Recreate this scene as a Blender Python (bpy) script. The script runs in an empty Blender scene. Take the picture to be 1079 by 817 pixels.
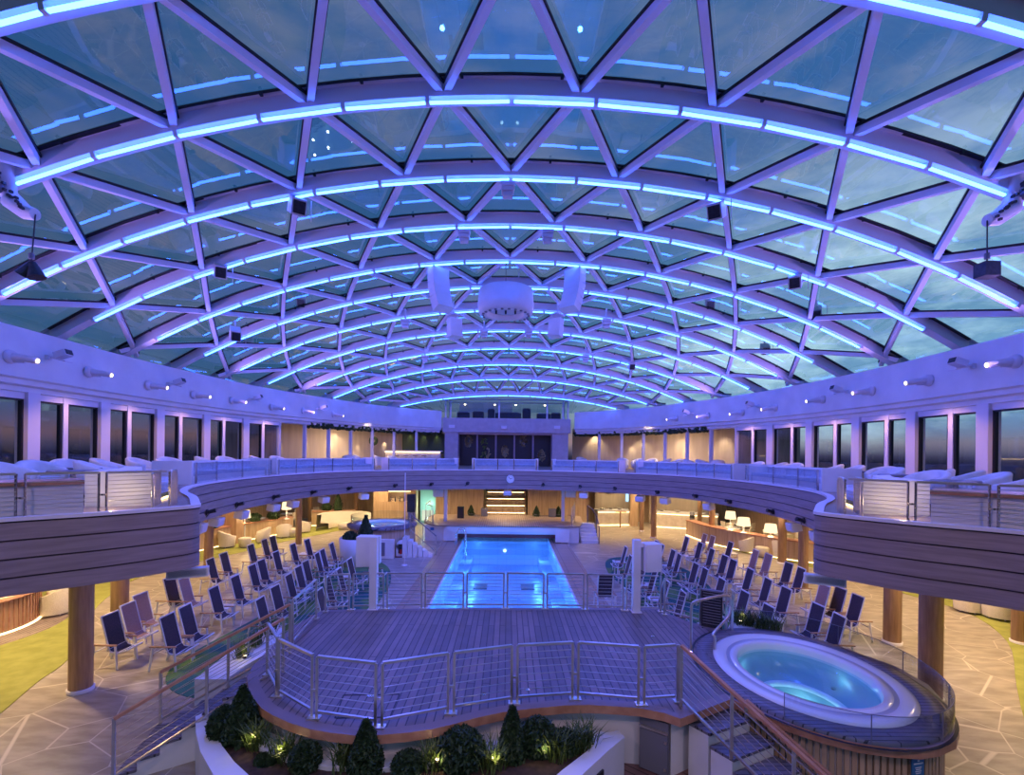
import bpy, bmesh, math, random
from mathutils import Vector, Matrix
random.seed(7)
S = bpy.context.scene
COL = S.collection
F, PHI, EYE = 500.0, 0.0115, 4.8
PI = math.pi

# ------------------------------------------------------------------ helpers
def G(px, py, z=0.0):
    """point of the horizontal plane at height z that the photo shows at (px, py)"""
    dx, dy = px - 535, py - 477
    x, y = dx + PHI * dy, dy - PHI * dx
    Y = F * (EYE - z) / y
    return Vector((x / F * Y, Y, z))
def AT(px, py, Y):
    dx, dy = px - 535, py - 477
    x, y = dx + PHI * dy, dy - PHI * dx
    return Vector((x / F * Y, Y, EYE - y / F * Y))

class MB:
    def __init__(s): s.v = []; s.f = []; s.m = []; s.mi = 0; s.sm = []; s.smooth = False
    def _add(s, vs, fs):
        o = len(s.v); s.v += [tuple(v) for v in vs]
        for f in fs:
            s.f.append([i + o for i in f]); s.m.append(s.mi); s.sm.append(s.smooth)
    def box(s, c, size, M=None):
        x, y, z = [a / 2 for a in size]
        vs = [Vector((i, j, k)) for i in (-x, x) for j in (-y, y) for k in (-z, z)]
        if M: vs = [M @ v for v in vs]
        vs = [v + Vector(c) for v in vs]
        s._add(vs, [(0,1,3,2),(4,6,7,5),(0,4,5,1),(2,3,7,6),(0,2,6,4),(1,5,7,3)])
        return s
    def bar(s, a, b, w, h, up=(0,0,1)):
        a, b = Vector(a), Vector(b); d = (b - a).normalized(); up = Vector(up)
        if abs(d.dot(up)) > .98: up = Vector((0,1,0))
        r = d.cross(up).normalized(); u = r.cross(d)
        vs = []
        for p in (a, b):
            for i, j in ((-1,-1),(1,-1),(1,1),(-1,1)): vs.append(p + r*i*w/2 + u*j*h/2)
        s._add(vs, [(0,1,2,3),(7,6,5,4),(0,4,5,1),(1,5,6,2),(2,6,7,3),(3,7,4,0)])
        return s
    def tube(s, pts, r, n=8, closed=False, caps=True):
        pts = [Vector(p) for p in pts]; N = len(pts); rings = []
        sm = s.smooth; s.smooth = True
        rr = r if isinstance(r, (list, tuple)) else [r] * N
        for i, p in enumerate(pts):
            if closed: d = pts[(i+1) % N] - pts[i-1]
            else: d = pts[min(i+1, N-1)] - pts[max(i-1, 0)]
            d.normalize(); up = Vector((0,0,1)) if abs(d.z) < .95 else Vector((0,1,0))
            a = d.cross(up).normalized(); b = a.cross(d)
            rings.append([p + (a*math.cos(2*PI*k/n) + b*math.sin(2*PI*k/n)) * rr[i] for k in range(n)])
        vs = [v for g in rings for v in g]; fs = []
        for i in range(N if closed else N-1):
            j = (i+1) % N
            for k in range(n): fs.append((i*n+k, i*n+(k+1)%n, j*n+(k+1)%n, j*n+k))
        s._add(vs, fs)
        s.smooth = sm
        if caps and not closed:
            s._add(rings[0], [tuple(range(n))[::-1]]); s._add(rings[-1], [tuple(range(n))])
        return s
    def lathe(s, prof, c=(0,0,0), n=32, sx=1, sy=1, a0=0, a1=2*PI, M=None):
        full = abs(a1 - a0 - 2*PI) < 1e-6; m = n if full else n + 1
        vs = []
        for (r, z) in prof:
            for k in range(m):
                a = a0 + (a1-a0)*k/n
                v = Vector((r*math.cos(a)*sx, r*math.sin(a)*sy, z))
                if M: v = M @ v
                vs.append(v + Vector(c))
        fs = []
        for i in range(len(prof)-1):
            for k in range(n):
                k2 = (k+1) % m
                fs.append((i*m+k, i*m+k2, (i+1)*m+k2, (i+1)*m+k))
        sm = s.smooth; s.smooth = True; s._add(vs, fs); s.smooth = sm
        return s
    def disc(s, c, r, n=32, sx=1, sy=1):
        s._add([Vector(c)+Vector((r*sx*math.cos(2*PI*k/n), r*sy*math.sin(2*PI*k/n),0)) for k in range(n)], [tuple(range(n))]); return s
    def prism(s, poly, z0, z1):
        n = len(poly); A = sum(poly[i][0]*poly[(i+1)%n][1]-poly[(i+1)%n][0]*poly[i][1] for i in range(n))
        if A < 0: poly = poly[::-1]
        vs = [(p[0], p[1], z0) for p in poly] + [(p[0], p[1], z1) for p in poly]
        fs = [tuple(range(n))[::-1], tuple(range(n, 2*n))]
        for i in range(n): j = (i+1) % n; fs.append((i, j, n+j, n+i))
        s._add(vs, fs); return s
    def ribbon(s, path, prof, closed=False, mats=None):
        """sweep profile [(offset to the right-hand side of travel, z)] along plan path"""
        P = [Vector((p[0], p[1])) for p in path]; N = len(P); K = len(prof); vs = []
        for i in range(N):
            if closed: d = P[(i+1) % N] - P[i-1]
            else: d = P[min(i+1, N-1)] - P[max(i-1, 0)]
            d.normalize(); nx = Vector((d.y, -d.x))
            for (o, z) in prof: q = P[i] + nx*o; vs.append((q.x, q.y, z))
        o0 = len(s.v); s.v += vs
        for i in range(N if closed else N-1):
            j = (i+1) % N
            for k in range(K-1):
                s.f.append([o0+i*K+k, o0+j*K+k, o0+j*K+k+1, o0+i*K+k+1])
                s.m.append(mats[k] if mats else s.mi); s.sm.append(s.smooth)
        if not closed:
            for i in (0, N-1):
                s.f.append([o0+i*K+k for k in range(K)]); s.m.append(s.mi); s.sm.append(False)
        return s
    def build(s, name, mats, parent=None, loc=None):
        me = bpy.data.meshes.new(name); me.from_pydata(s.v, [], s.f)
        for m in (mats if isinstance(mats, (list, tuple)) else [mats]): me.materials.append(m)
        me.polygons.foreach_set('material_index', s.m); me.polygons.foreach_set('use_smooth', s.sm)
        bm = bmesh.new(); bm.from_mesh(me); bmesh.ops.recalc_face_normals(bm, faces=bm.faces); bm.to_mesh(me); bm.free()
        me.update()
        o = bpy.data.objects.new(name, me); COL.objects.link(o)
        if parent: o.parent = parent
        if loc is not None: o.location = loc
        return o

def tag(o, label=None, cat=None, group=None, kind=None):
    if label: o['label'] = label
    if cat: o['category'] = cat
    if group: o['group'] = group
    if kind: o['kind'] = kind
    return o
def thing(name, label, cat, loc=(0,0,0), rz=0, group=None):
    o = bpy.data.objects.new(name, None); COL.objects.link(o)
    o.location = loc; o.rotation_euler = (0,0,rz); o.empty_display_size = .1
    return tag(o, label, cat, group)
def struct(o): o['kind'] = 'structure'; return o
def copytree(o, parent=None):
    c = o.copy(); COL.objects.link(c); c.parent = parent
    for ch in [x for x in KIDS.get(o.name, [])]: 
        n = copytree(ch, c); KIDS.setdefault(c.name, []).append(n)
    return c
KIDS = {}
def reg(root):
    for o in root: pass
def kids(o):
    return [x for x in COL.objects if x.parent == o]
def proto(o):
    KIDS[o.name] = kids(o)
    for k in KIDS[o.name]:
        KIDS[k.name] = kids(k)
    return o
def place(p, first, loc, rz, label, group=None):
    o = p if first else copytree(p)
    o.location = loc; o.rotation_euler = (0,0,rz); o['label'] = label
    if group: o['group'] = group
    return o
ORD = ['first','second','third','fourth','fifth','sixth','seventh','eighth','ninth','tenth','eleventh','twelfth','thirteenth','fourteenth','fifteenth']

# ------------------------------------------------------------------ materials
def mat(name, col, rough=.5, metal=0, emit=None, es=0, spec=.5):
    m = bpy.data.materials.new(name); m.use_nodes = True
    b = m.node_tree.nodes['Principled BSDF']
    b.inputs['Base Color'].default_value = (*col, 1); b.inputs['Roughness'].default_value = rough
    b.inputs['Metallic'].default_value = metal; b.inputs['Specular IOR Level'].default_value = spec
    if emit: b.inputs['Emission Color'].default_value = (*emit, 1); b.inputs['Emission Strength'].default_value = es
    return m
def noisy(name, c1, c2, scale=3, rough=.5, stretch=(1,1,1), detail=4, bump=0, metal=0, lo=.35, hi=.65):
    m = mat(name, c1, rough, metal); nt = m.node_tree; N, L = nt.nodes, nt.links; b = N['Principled BSDF']
    tc = N.new('ShaderNodeTexCoord'); mp = N.new('ShaderNodeMapping'); mp.inputs['Scale'].default_value = stretch
    no = N.new('ShaderNodeTexNoise'); no.inputs['Scale'].default_value = scale; no.inputs['Detail'].default_value = detail
    cr = N.new('ShaderNodeValToRGB'); cr.color_ramp.elements[0].color = (*c1,1); cr.color_ramp.elements[1].color = (*c2,1)
    cr.color_ramp.elements[0].position = lo; cr.color_ramp.elements[1].position = hi
    L.new(tc.outputs['Object'], mp.inputs['Vector']); L.new(mp.outputs['Vector'], no.inputs['Vector'])
    L.new(no.outputs['Fac'], cr.inputs['Fac']); L.new(cr.outputs['Color'], b.inputs['Base Color'])
    if bump:
        bp = N.new('ShaderNodeBump'); bp.inputs['Strength'].default_value = bump; bp.inputs['Distance'].default_value = .02
        L.new(no.outputs['Fac'], bp.inputs['Height']); L.new(bp.outputs['Normal'], b.inputs['Normal'])
    return m
def emis(name, col, st):
    m = bpy.data.materials.new(name); m.use_nodes = True; nt = m.node_tree; nt.nodes.clear()
    e = nt.nodes.new('ShaderNodeEmission'); o = nt.nodes.new('ShaderNodeOutputMaterial')
    e.inputs['Color'].default_value = (*col, 1); e.inputs['Strength'].default_value = st
    nt.links.new(e.outputs[0], o.inputs[0]); return m
def glass(name, tint, refl=.06, rough=0.02):
    m = bpy.data.materials.new(name); m.use_nodes = True; nt = m.node_tree; nt.nodes.clear(); N, L = nt.nodes, nt.links
    t = N.new('ShaderNodeBsdfTransparent'); t.inputs['Color'].default_value = (*tint, 1)
    g = N.new('ShaderNodeBsdfGlossy'); g.inputs['Roughness'].default_value = rough
    fr = N.new('ShaderNodeLayerWeight'); pw = N.new('ShaderNodeMath'); pw.operation = 'POWER'; pw.inputs[1].default_value = 4
    ad = N.new('ShaderNodeMath'); ad.operation = 'MULTIPLY_ADD'; ad.inputs[1].default_value = .9; ad.inputs[2].default_value = refl; ad.use_clamp = True
    L.new(fr.outputs['Facing'], pw.inputs[0])
    mx = N.new('ShaderNodeMixShader'); o = N.new('ShaderNodeOutputMaterial')
    L.new(pw.outputs[0], ad.inputs[0]); L.new(ad.outputs[0], mx.inputs[0]); L.new(t.outputs[0], mx.inputs[1]); L.new(g.outputs[0], mx.inputs[2])
    L.new(mx.outputs[0], o.inputs[0]); return m
def planks(name, c1, c2, gap, width, length, rz=0, rough=.45):
    """boards running along local Y"""
    m = mat(name, c1, rough); nt = m.node_tree; N, L = nt.nodes, nt.links; b = N['Principled BSDF']
    tc = N.new('ShaderNodeTexCoord'); mp = N.new('ShaderNodeMapping'); mp.inputs['Rotation'].default_value = (0,0,rz)
    br = N.new('ShaderNodeTexBrick'); br.inputs['Scale'].default_value = 1
    br.inputs['Brick Width'].default_value = length; br.inputs['Row Height'].default_value = width
    br.inputs['Mortar Size'].default_value = width*.08; br.inputs['Color1'].default_value = (*c1,1); br.inputs['Color2'].default_value = (*c2,1)
    br.inputs['Mortar'].default_value = (*gap,1); br.offset = .37; br.inputs['Bias'].default_value = -.1
    no = N.new('ShaderNodeTexNoise'); no.inputs['Scale'].default_value = 2.5; no.inputs['Detail'].default_value = 6
    hm = N.new('ShaderNodeMixRGB'); hm.blend_type = 'MULTIPLY'; hm.inputs['Fac'].default_value = .55
    L.new(tc.outputs['Object'], mp.inputs['Vector']); L.new(mp.outputs['Vector'], br.inputs['Vector']); L.new(mp.outputs['Vector'], no.inputs['Vector'])
    L.new(br.outputs['Color'], hm.inputs['Color1']); L.new(no.outputs['Fac'], hm.inputs['Color2']); L.new(hm.outputs['Color'], b.inputs['Base Color'])
    return m

M = {}
M['white'] = noisy('white_paint', (.72,.72,.74), (.80,.80,.82), 1.5, .45)
M['steel_white'] = mat('white_steel', (.74,.70,.76), .38)
M['satin'] = noisy('satin_metal', (.62,.58,.55), (.72,.68,.64), 6, .28, metal=.9)
M['chrome'] = mat('polished_steel', (.75,.72,.7), .15, 1)
M['gasket'] = mat('black_gasket', (.01,.01,.015), .5)
M['black'] = noisy('black_plastic', (.012,.012,.016), (.03,.03,.035), 20, .4)
M['led'] = emis('led_tube', (.03,.115,1.0), 22)
M['warm'] = emis('warm_lamp', (1,.72,.38), 9)
M['warmstrip'] = emis('warm_strip', (1,.68,.32), 6)
M['spotface'] = emis('spot_lens', (1,.80,.42), 5)
M['shade'] = emis('lamp_shade_fabric', (1,.74,.42), 1.7)
M['roofglass'] = glass('roof_glass', (.66,.80,.98), .13, .015)
M['winglass'] = glass('window_glass', (.78,.82,.90), .05, .02)
M['railglass'] = glass('clear_glass', (.90,.94,.96), .0, .02)
M['greige'] = noisy('greige_boards', (.24,.185,.195), (.32,.25,.26), 2.5, .5, stretch=(.6,.6,9), detail=6)
M['groove'] = mat('dark_groove', (.06,.045,.05), .7)
M['wood'] = noisy('column_wood', (.40,.24,.14), (.56,.36,.22), 3, .45, stretch=(6,6,.5), detail=6)
M['oakwall'] = noisy('oak_panelling', (.45,.31,.19), (.60,.44,.29), 2, .5, stretch=(5,5,.4), detail=5)
M['teaktrim'] = noisy('teak_trim', (.42,.20,.12), (.55,.29,.18), 3, .35, stretch=(2,2,2), detail=5)
M['deck'] = planks('weathered_deck', (.32,.24,.24), (.18,.145,.165), (.05,.045,.06), .125, 2.6, PI/2)
M['decktan'] = planks('tan_deck', (.50,.38,.30), (.42,.32,.26), (.12,.08,.06), .12, 2.2, PI/2)
M['purpledeck'] = planks('red_brown_deck', (.30,.15,.14), (.23,.12,.12), (.04,.02,.02), .13, 2.4, .7)
M['sling_dark'] = noisy('dark_sling', (.035,.025,.035), (.07,.045,.055), 40, .6)
M['sling_tan'] = noisy('tan_sling', (.36,.20,.14), (.44,.26,.19), 40, .6)  # same chair mesh, warm light from under the balcony painted into its colour
M['frame'] = mat('chair_frame', (.70,.70,.72), .35)
M['armteak'] = noisy('teak_arm', (.30,.17,.11), (.42,.25,.16), 8, .45)
M['upholstery'] = noisy('white_upholstery', (.66,.64,.64), (.76,.74,.74), 6, .75, bump=.2)
M['weave'] = noisy('cream_weave', (.62,.56,.46), (.76,.70,.60), 60, .7, bump=.4)
M['bluesofa'] = noisy('grey_blue_cushion', (.40,.44,.52), (.50,.54,.62), 8, .8)
M['green'] = noisy('green_carpet', (.26,.28,.06), (.34,.35,.09), 3, .95)
M['teal'] = noisy('teal_carpet', (.02,.12,.11), (.11,.22,.07), .9, .9, lo=.47, hi=.56, detail=2)
M['tubdeck'] = planks('tub_deck', (.26,.24,.30), (.19,.18,.24), (.03,.03,.04), .09, 1.4, 0)
M['leaf'] = noisy('dark_leaf', (.012,.035,.012), (.03,.07,.02), 30, .6)
M['leaf2'] = noisy('grass_leaf', (.05,.09,.02), (.10,.15,.03), 20, .55)
M['soil'] = noisy('soil', (.03,.018,.012), (.07,.04,.03), 12, .95)
M['bluesign'] = mat('blue_sign', (.02,.16,.38), .4)
M['signwhite'] = mat('sign_print', (.75,.8,.85), .5)
M['acrylic'] = mat('white_acrylic', (.72,.76,.82), .15)
M['grey'] = mat('grey_panel', (.18,.18,.22), .45)
M['maroon'] = mat('maroon_fabric', (.16,.02,.03), .6)
M['red'] = mat('red_paint', (.5,.02,.02), .5)
M['counter'] = noisy('pale_counter', (.62,.55,.46), (.72,.65,.56), 5, .3)
M['dimcurtain'] = noisy('beige_wall', (.50,.42,.34), (.60,.51,.42), 1.2, .8, stretch=(3,3,.3))
M['ceil'] = mat('soffit_white', (.62,.58,.54), .6)

def stone():
    m = mat('stone_floor', (.4,.36,.32), .35); nt = m.node_tree; N, L = nt.nodes, nt.links; b = N['Principled BSDF']
    tc = N.new('ShaderNodeTexCoord')
    n0 = N.new('ShaderNodeTexNoise'); n0.inputs['Scale'].default_value = .5; n0.inputs['Detail'].default_value = 1
    wr = N.new('ShaderNodeMixRGB'); wr.inputs['Fac'].default_value = .3
    v = N.new('ShaderNodeTexVoronoi'); v.feature = 'DISTANCE_TO_EDGE'; v.inputs['Scale'].default_value = .95
    cr = N.new('ShaderNodeValToRGB'); cr.color_ramp.elements[0].position = .006; cr.color_ramp.elements[1].position = .011
    cr.color_ramp.elements[0].color = (1,1,1,1); cr.color_ramp.elements[1].color = (0,0,0,1)
    n1 = N.new('ShaderNodeTexNoise'); n1.inputs['Scale'].default_value = 1.6; n1.inputs['Detail'].default_value = 7
    c1 = N.new('ShaderNodeValToRGB'); c1.color_ramp.elements[0].position = .38; c1.color_ramp.elements[1].position = .65
    c1.color_ramp.elements[0].color = (.27,.23,.19,1); c1.color_ramp.elements[1].color = (.42,.37,.31,1)
    mp = N.new('ShaderNodeMapping'); mp.inputs['Scale'].default_value = (1,3,1); mp.inputs['Rotation'].default_value = (0,0,.6)
    mx = N.new('ShaderNodeMixRGB'); mx.inputs['Color2'].default_value = (.60,.55,.48,1)
    L.new(tc.outputs['Object'], n0.inputs['Vector']); L.new(tc.outputs['Object'], wr.inputs['Color1']); L.new(n0.outputs['Color'], wr.inputs['Color2'])
    L.new(tc.outputs['Object'], v.inputs['Vector']); L.new(v.outputs['Distance'], cr.inputs['Fac'])
    L.new(tc.outputs['Object'], mp.inputs['Vector']); L.new(mp.outputs['Vector'], n1.inputs['Vector']); L.new(n1.outputs['Fac'], c1.inputs['Fac'])
    L.new(cr.outputs['Color'], mx.inputs['Fac']); L.new(c1.outputs['Color'], mx.inputs['Color1']); L.new(mx.outputs['Color'], b.inputs['Base Color'])
    return m
M['stone'] = stone()
def tilemat(name, c, line, sc):
    m = mat(name, c, .25); nt = m.node_tree; N, L = nt.nodes, nt.links; b = N['Principled BSDF']
    tc = N.new('ShaderNodeTexCoord'); br = N.new('ShaderNodeTexBrick'); br.offset = 0
    br.inputs['Scale'].default_value = sc; br.inputs['Brick Width'].default_value = 1; br.inputs['Row Height'].default_value = 1
    br.inputs['Mortar Size'].default_value = .03; br.inputs['Color1'].default_value = (*c,1); br.inputs['Color2'].default_value = (*[a*.93 for a in c],1); br.inputs['Mortar'].default_value = (*line,1)
    L.new(tc.outputs['Object'], br.inputs['Vector']); L.new(br.outputs['Color'], b.inputs['Base Color']); return m
M['pooltile'] = tilemat('pool_tile', (.55,.68,.85), (.42,.56,.76), 2)
M['pavers'] = tilemat('pool_pavers', (.42,.31,.24), (.25,.18,.14), 1.6)
def water():
    m = bpy.data.materials.new('water'); m.use_nodes = True; nt = m.node_tree; nt.nodes.clear(); N, L = nt.nodes, nt.links
    t = N.new('ShaderNodeBsdfTransparent'); t.inputs['Color'].default_value = (.62,.86,.97,1)
    g = N.new('ShaderNodeBsdfGlossy'); g.inputs['Roughness'].default_value = .03
    lw = N.new('ShaderNodeLayerWeight'); pw = N.new('ShaderNodeMath'); pw.operation = 'POWER'; pw.inputs[1].default_value = 5
    fr = N.new('ShaderNodeMath'); fr.operation = 'MULTIPLY_ADD'; fr.inputs[1].default_value = .75; fr.inputs[2].default_value = .025
    L.new(lw.outputs['Facing'], pw.inputs[0]); L.new(pw.outputs[0], fr.inputs[0])
    no = N.new('ShaderNodeTexNoise'); no.inputs['Scale'].default_value = 3; no.inputs['Detail'].default_value = 3
    bp = N.new('ShaderNodeBump'); bp.inputs['Strength'].default_value = .12; bp.inputs['Distance'].default_value = .03
    mx = N.new('ShaderNodeMixShader'); o = N.new('ShaderNodeOutputMaterial')
    L.new(no.outputs['Fac'], bp.inputs['Height']); L.new(bp.outputs['Normal'], g.inputs['Normal']); L.new(bp.outputs['Normal'], lw.inputs['Normal'])
    L.new(fr.outputs[0], mx.inputs[0]); L.new(t.outputs[0], mx.inputs[1]); L.new(g.outputs[0], mx.inputs[2]); L.new(mx.outputs[0], o.inputs[0])
    return m
M['water'] = water()

# ------------------------------------------------------------------ camera, world
cam = bpy.data.cameras.new('camera'); co = bpy.data.objects.new('camera', cam); COL.objects.link(co)
co.location = (0, 0, EYE)
co.rotation_euler = (Matrix.Rotation(PI/2, 4, 'X') @ Matrix.Rotation(PHI, 4, 'Z')).to_euler()
cam.sensor_width = 36; cam.lens = F/1079*36; cam.shift_x = 4.5/1079; cam.shift_y = 68.5/1079
cam.clip_end = 500; S.camera = co

w = bpy.data.worlds.new('dusk'); S.world = w; w.use_nodes = True; nt = w.node_tree; N, L = nt.nodes, nt.links
bg = N['Background']; tc = N.new('ShaderNodeTexCoord'); sp = N.new('ShaderNodeSeparateXYZ')
L.new(tc.outputs['Generated'], sp.inputs[0])
cr = N.new('ShaderNodeValToRGB'); e = cr.color_ramp.elements
e[0].position = 0; e[0].color = (.012,.014,.035,1); e[1].position = 1; e[1].color = (.06,.20,.46,1)
for p, c in ((.495,(.016,.018,.045)), (.502,(.11,.10,.18)), (.512,(.40,.22,.24)), (.53,(.14,.18,.28)), (.58,(.09,.24,.42)), (.75,(.07,.21,.46))):
    q = cr.color_ramp.elements.new(p); q.color = (*c, 1)
mr = N.new('ShaderNodeMapRange'); mr.inputs['From Min'].default_value = -1; mr.inputs['From Max'].default_value = 1
L.new(sp.outputs['Z'], mr.inputs['Value']); L.new(mr.outputs[0], cr.inputs['Fac'])
# clouds, stretched toward the horizon; brighter afterglow toward ahead-right
mp = N.new('ShaderNodeMapping'); mp.inputs['Scale'].default_value = (1.6,1.6,4.5)
no = N.new('ShaderNodeTexNoise'); no.inputs['Scale'].default_value = 2.2; no.inputs['Detail'].default_value = 7; no.inputs['Roughness'].default_value = .62
L.new(tc.outputs['Generated'], mp.inputs[0]); L.new(mp.outputs[0], no.inputs['Vector'])
cc = N.new('ShaderNodeValToRGB'); cc.color_ramp.elements[0].position = .45; cc.color_ramp.elements[1].position = .64
cc.color_ramp.elements[0].color = (0,0,0,1); cc.color_ramp.elements[1].color = (1,1,1,1)
L.new(no.outputs['Fac'], cc.inputs['Fac'])
dt = N.new('ShaderNodeVectorMath'); dt.operation = 'DOT_PRODUCT'; dt.inputs[1].default_value = (.64,.75,.12)
L.new(tc.outputs['Generated'], dt.inputs[0])
gl = N.new('ShaderNodeMapRange'); gl.inputs['From Min'].default_value = .76; gl.inputs['From Max'].default_value = 1.02; gl.interpolation_type = 'SMOOTHSTEP'
L.new(dt.outputs['Value'], gl.inputs['Value'])
up = N.new('ShaderNodeMapRange'); up.inputs['From Min'].default_value = .0; up.inputs['From Max'].default_value = .08
L.new(sp.outputs['Z'], up.inputs['Value'])
el = N.new('ShaderNodeMapRange'); el.inputs['From Min'].default_value = .56; el.inputs['From Max'].default_value = .20; L.new(sp.outputs['Z'], el.inputs['Value'])
g2_ = N.new('ShaderNodeMath'); g2_.operation = 'MULTIPLY'; L.new(gl.outputs[0], g2_.inputs[0]); L.new(el.outputs[0], g2_.inputs[1]); gl = g2_
gm = N.new('ShaderNodeMath'); gm.operation = 'MULTIPLY'; L.new(gl.outputs[0], gm.inputs[0]); L.new(up.outputs[0], gm.inputs[1])
m1 = N.new('ShaderNodeMixRGB'); m1.inputs['Color2'].default_value = (.30,.55,.72,1)
L.new(gm.outputs[0], m1.inputs['Fac']); L.new(cr.outputs['Color'], m1.inputs['Color1'])
cf = N.new('ShaderNodeMath'); cf.operation = 'MULTIPLY'; L.new(cc.outputs['Color'], cf.inputs[0]); L.new(up.outputs[0], cf.inputs[1])
ccol = N.new('ShaderNodeMixRGB'); ccol.inputs['Color1'].default_value = (.27,.33,.50,1); ccol.inputs['Color2'].default_value = (1.15,1.5,1.4,1)
L.new(gl.outputs[0], ccol.inputs['Fac'])
m2 = N.new('ShaderNodeMixRGB'); L.new(cf.outputs[0], m2.inputs['Fac']); L.new(m1.outputs[0], m2.inputs['Color1']); L.new(ccol.outputs[0], m2.inputs['Color2'])
ew = N.new('ShaderNodeMapRange'); ew.inputs['From Min'].default_value = -.9; ew.inputs['From Max'].default_value = .7; ew.inputs['To Min'].default_value = .50; ew.inputs['To Max'].default_value = .95
L.new(sp.outputs['X'], ew.inputs['Value'])
m3 = N.new('ShaderNodeMixRGB'); m3.blend_type = 'MULTIPLY'; m3.inputs['Fac'].default_value = 1
L.new(m2.outputs[0], m3.inputs['Color1']); L.new(ew.outputs[0], m3.inputs['Color2']); m2 = m3
L.new(m2.outputs[0], bg.inputs['Color']); bg.inputs['Strength'].default_value = 1.0

def lamp(kind, name, loc, energy, col, size=.3, spot=None, target=None):
    l = bpy.data.lights.new(name, kind); l.energy = energy; l.color = col
    if kind == 'AREA': l.size = size
    else: l.shadow_soft_size = size
    if spot: l.spot_size = spot; l.spot_blend = .8
    o = bpy.data.objects.new(name, l); COL.objects.link(o); o.location = loc
    if target is not None: o.rotation_euler = (Vector(target) - Vector(loc)).to_track_quat('-Z', 'Y').to_euler()
    return o

# ------------------------------------------------------------------ shell curves
def smooth(pts, n=8, closed=False):
    P = [Vector((p[0], p[1])) for p in pts]; out = []; N_ = len(P)
    for i in range(N_ if closed else N_-1):
        p0 = P[i-1] if (closed or i > 0) else P[0]; p1 = P[i]; p2 = P[(i+1) % N_]; p3 = P[(i+2) % N_] if (closed or i+2 < N_) else P[-1]
        for k in range(n):
            t = k/n
            out.append(.5*((2*p1)+(p2-p0)*t+(2*p0-5*p1+4*p2-p3)*t*t+(3*p1-p0-3*p2+p3)*t**3))
    if not closed: out.append(P[-1])
    return [(v.x, v.y) for v in out]
WALL = smooth([(11.6,2.5),(12.1,7),(12.4,12.1),(12.55,14.4),(12.57,16.7),(12.4,19.1),(12.1,21.5),(11.5,23.8),(10.5,26.7),(9.0,30.0),(7.2,32.5),(5.0,34.4)], 6)
def wallX(y):
    for a, b in zip(WALL, WALL[1:]):
        if a[1] <= y <= b[1]: return a[0] + (b[0]-a[0])*(y-a[1])/(b[1]-a[1])
    return WALL[0][0] if y < WALL[0][1] else WALL[-1][0]
EDGE = smooth([(8.6,3.6),(7.5,5.4),(6.84,6.39),(6.12,7.1),(5.62,7.75),(5.42,8.15),(5.62,8.5),(6.4,9.6),(7.4,10.8),(8.2,12.2),(8.7,13.8),(9.0,16.2),(8.85,19.0),(8.1,21.7),(6.3,23.9),(3.25,25.6),(0,26.3)], 6)
DK = 3.8
def edge_full(): return [(-x, y) for x, y in EDGE] + [(x, y) for x, y in EDGE[::-1]][1:]
EF = edge_full()
def edge_at(px, z=DK, off=0, main=True):
    """point on the balcony edge in the direction of pixel column px"""
    u = (px-535)/F; best = None
    for i, (x, y) in enumerate(EF[:-1]):
        x2, y2 = EF[i+1]
        if main and (y < 11.5 or y2 < 11.5): continue
        a, b = x - u*y, x2 - u*y2
        if a*b <= 0 and a != b:
            t = a/(a-b); best = (x+(x2-x)*t, y+(y2-y)*t, i+t)
    return best
def ef_point(s, off=0):
    i = max(0, min(len(EF)-2, int(s))); t = s - i
    a, b = Vector(EF[i]), Vector(EF[i+1]); p = a.lerp(b, t); d = (b-a).normalized()
    return p + Vector((-d.y, d.x))*off     # off > 0: away from the opening (left-hand of travel = outside)

# upper deck slab (between balcony edge and outer wall) -----------------------
def ring(inner, outer, zb, zt, name, m):
    b = MB(); n = len(inner)
    vs = [(x,y,z) for z in (zb, zt) for (x,y) in inner] + [(x,y,z) for z in (zb, zt) for (x,y) in outer]
    fs = []
    for i in range(n-1):
        fs.append((n+i, n+i+1, 3*n+i+1, 3*n+i)); fs.append((i, 2*n+i, 2*n+i+1, i+1))
        fs.append((i, i+1, n+i+1, n+i)); fs.append((2*n+i, 3*n+i, 3*n+i+1, 2*n+i+1))
    b._add(vs, fs); return b.build(name, m)
def resample(path, n):
    P = [Vector(p) for p in path]; d = [0]
    for a, b in zip(P, P[1:]): d.append(d[-1]+(b-a).length)
    out = []; j = 0
    for k in range(n):
        t = d[-1]*k/(n-1)
        while j < len(d)-2 and d[j+1] < t: j += 1
        out.append(tuple(P[j].lerp(P[j+1], (t-d[j])/max(1e-9, d[j+1]-d[j]))))
    return out
outerR = WALL + [(4.4,36.5),(0,36.5)]
inn = resample(EDGE, 90); out_ = resample([(15.4,2.5),(15.4,8),(15.4,14),(15.2,22),(14,29),(10,35.5),(4.4,36.5),(0,36.5)], 90)
for sgn, nm in ((-1,'left'),(1,'right')):
    o = ring([(sgn*x,y) for x,y in inn], [(sgn*x,y) for x,y in out_], 3.25, DK, 'floor_upper_'+nm, M['decktan']); struct(o)
    o.data.materials.append(M['ceil'])
    for p in o.data.polygons:
        if p.center.z < 3.3: p.material_index = 1

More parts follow.
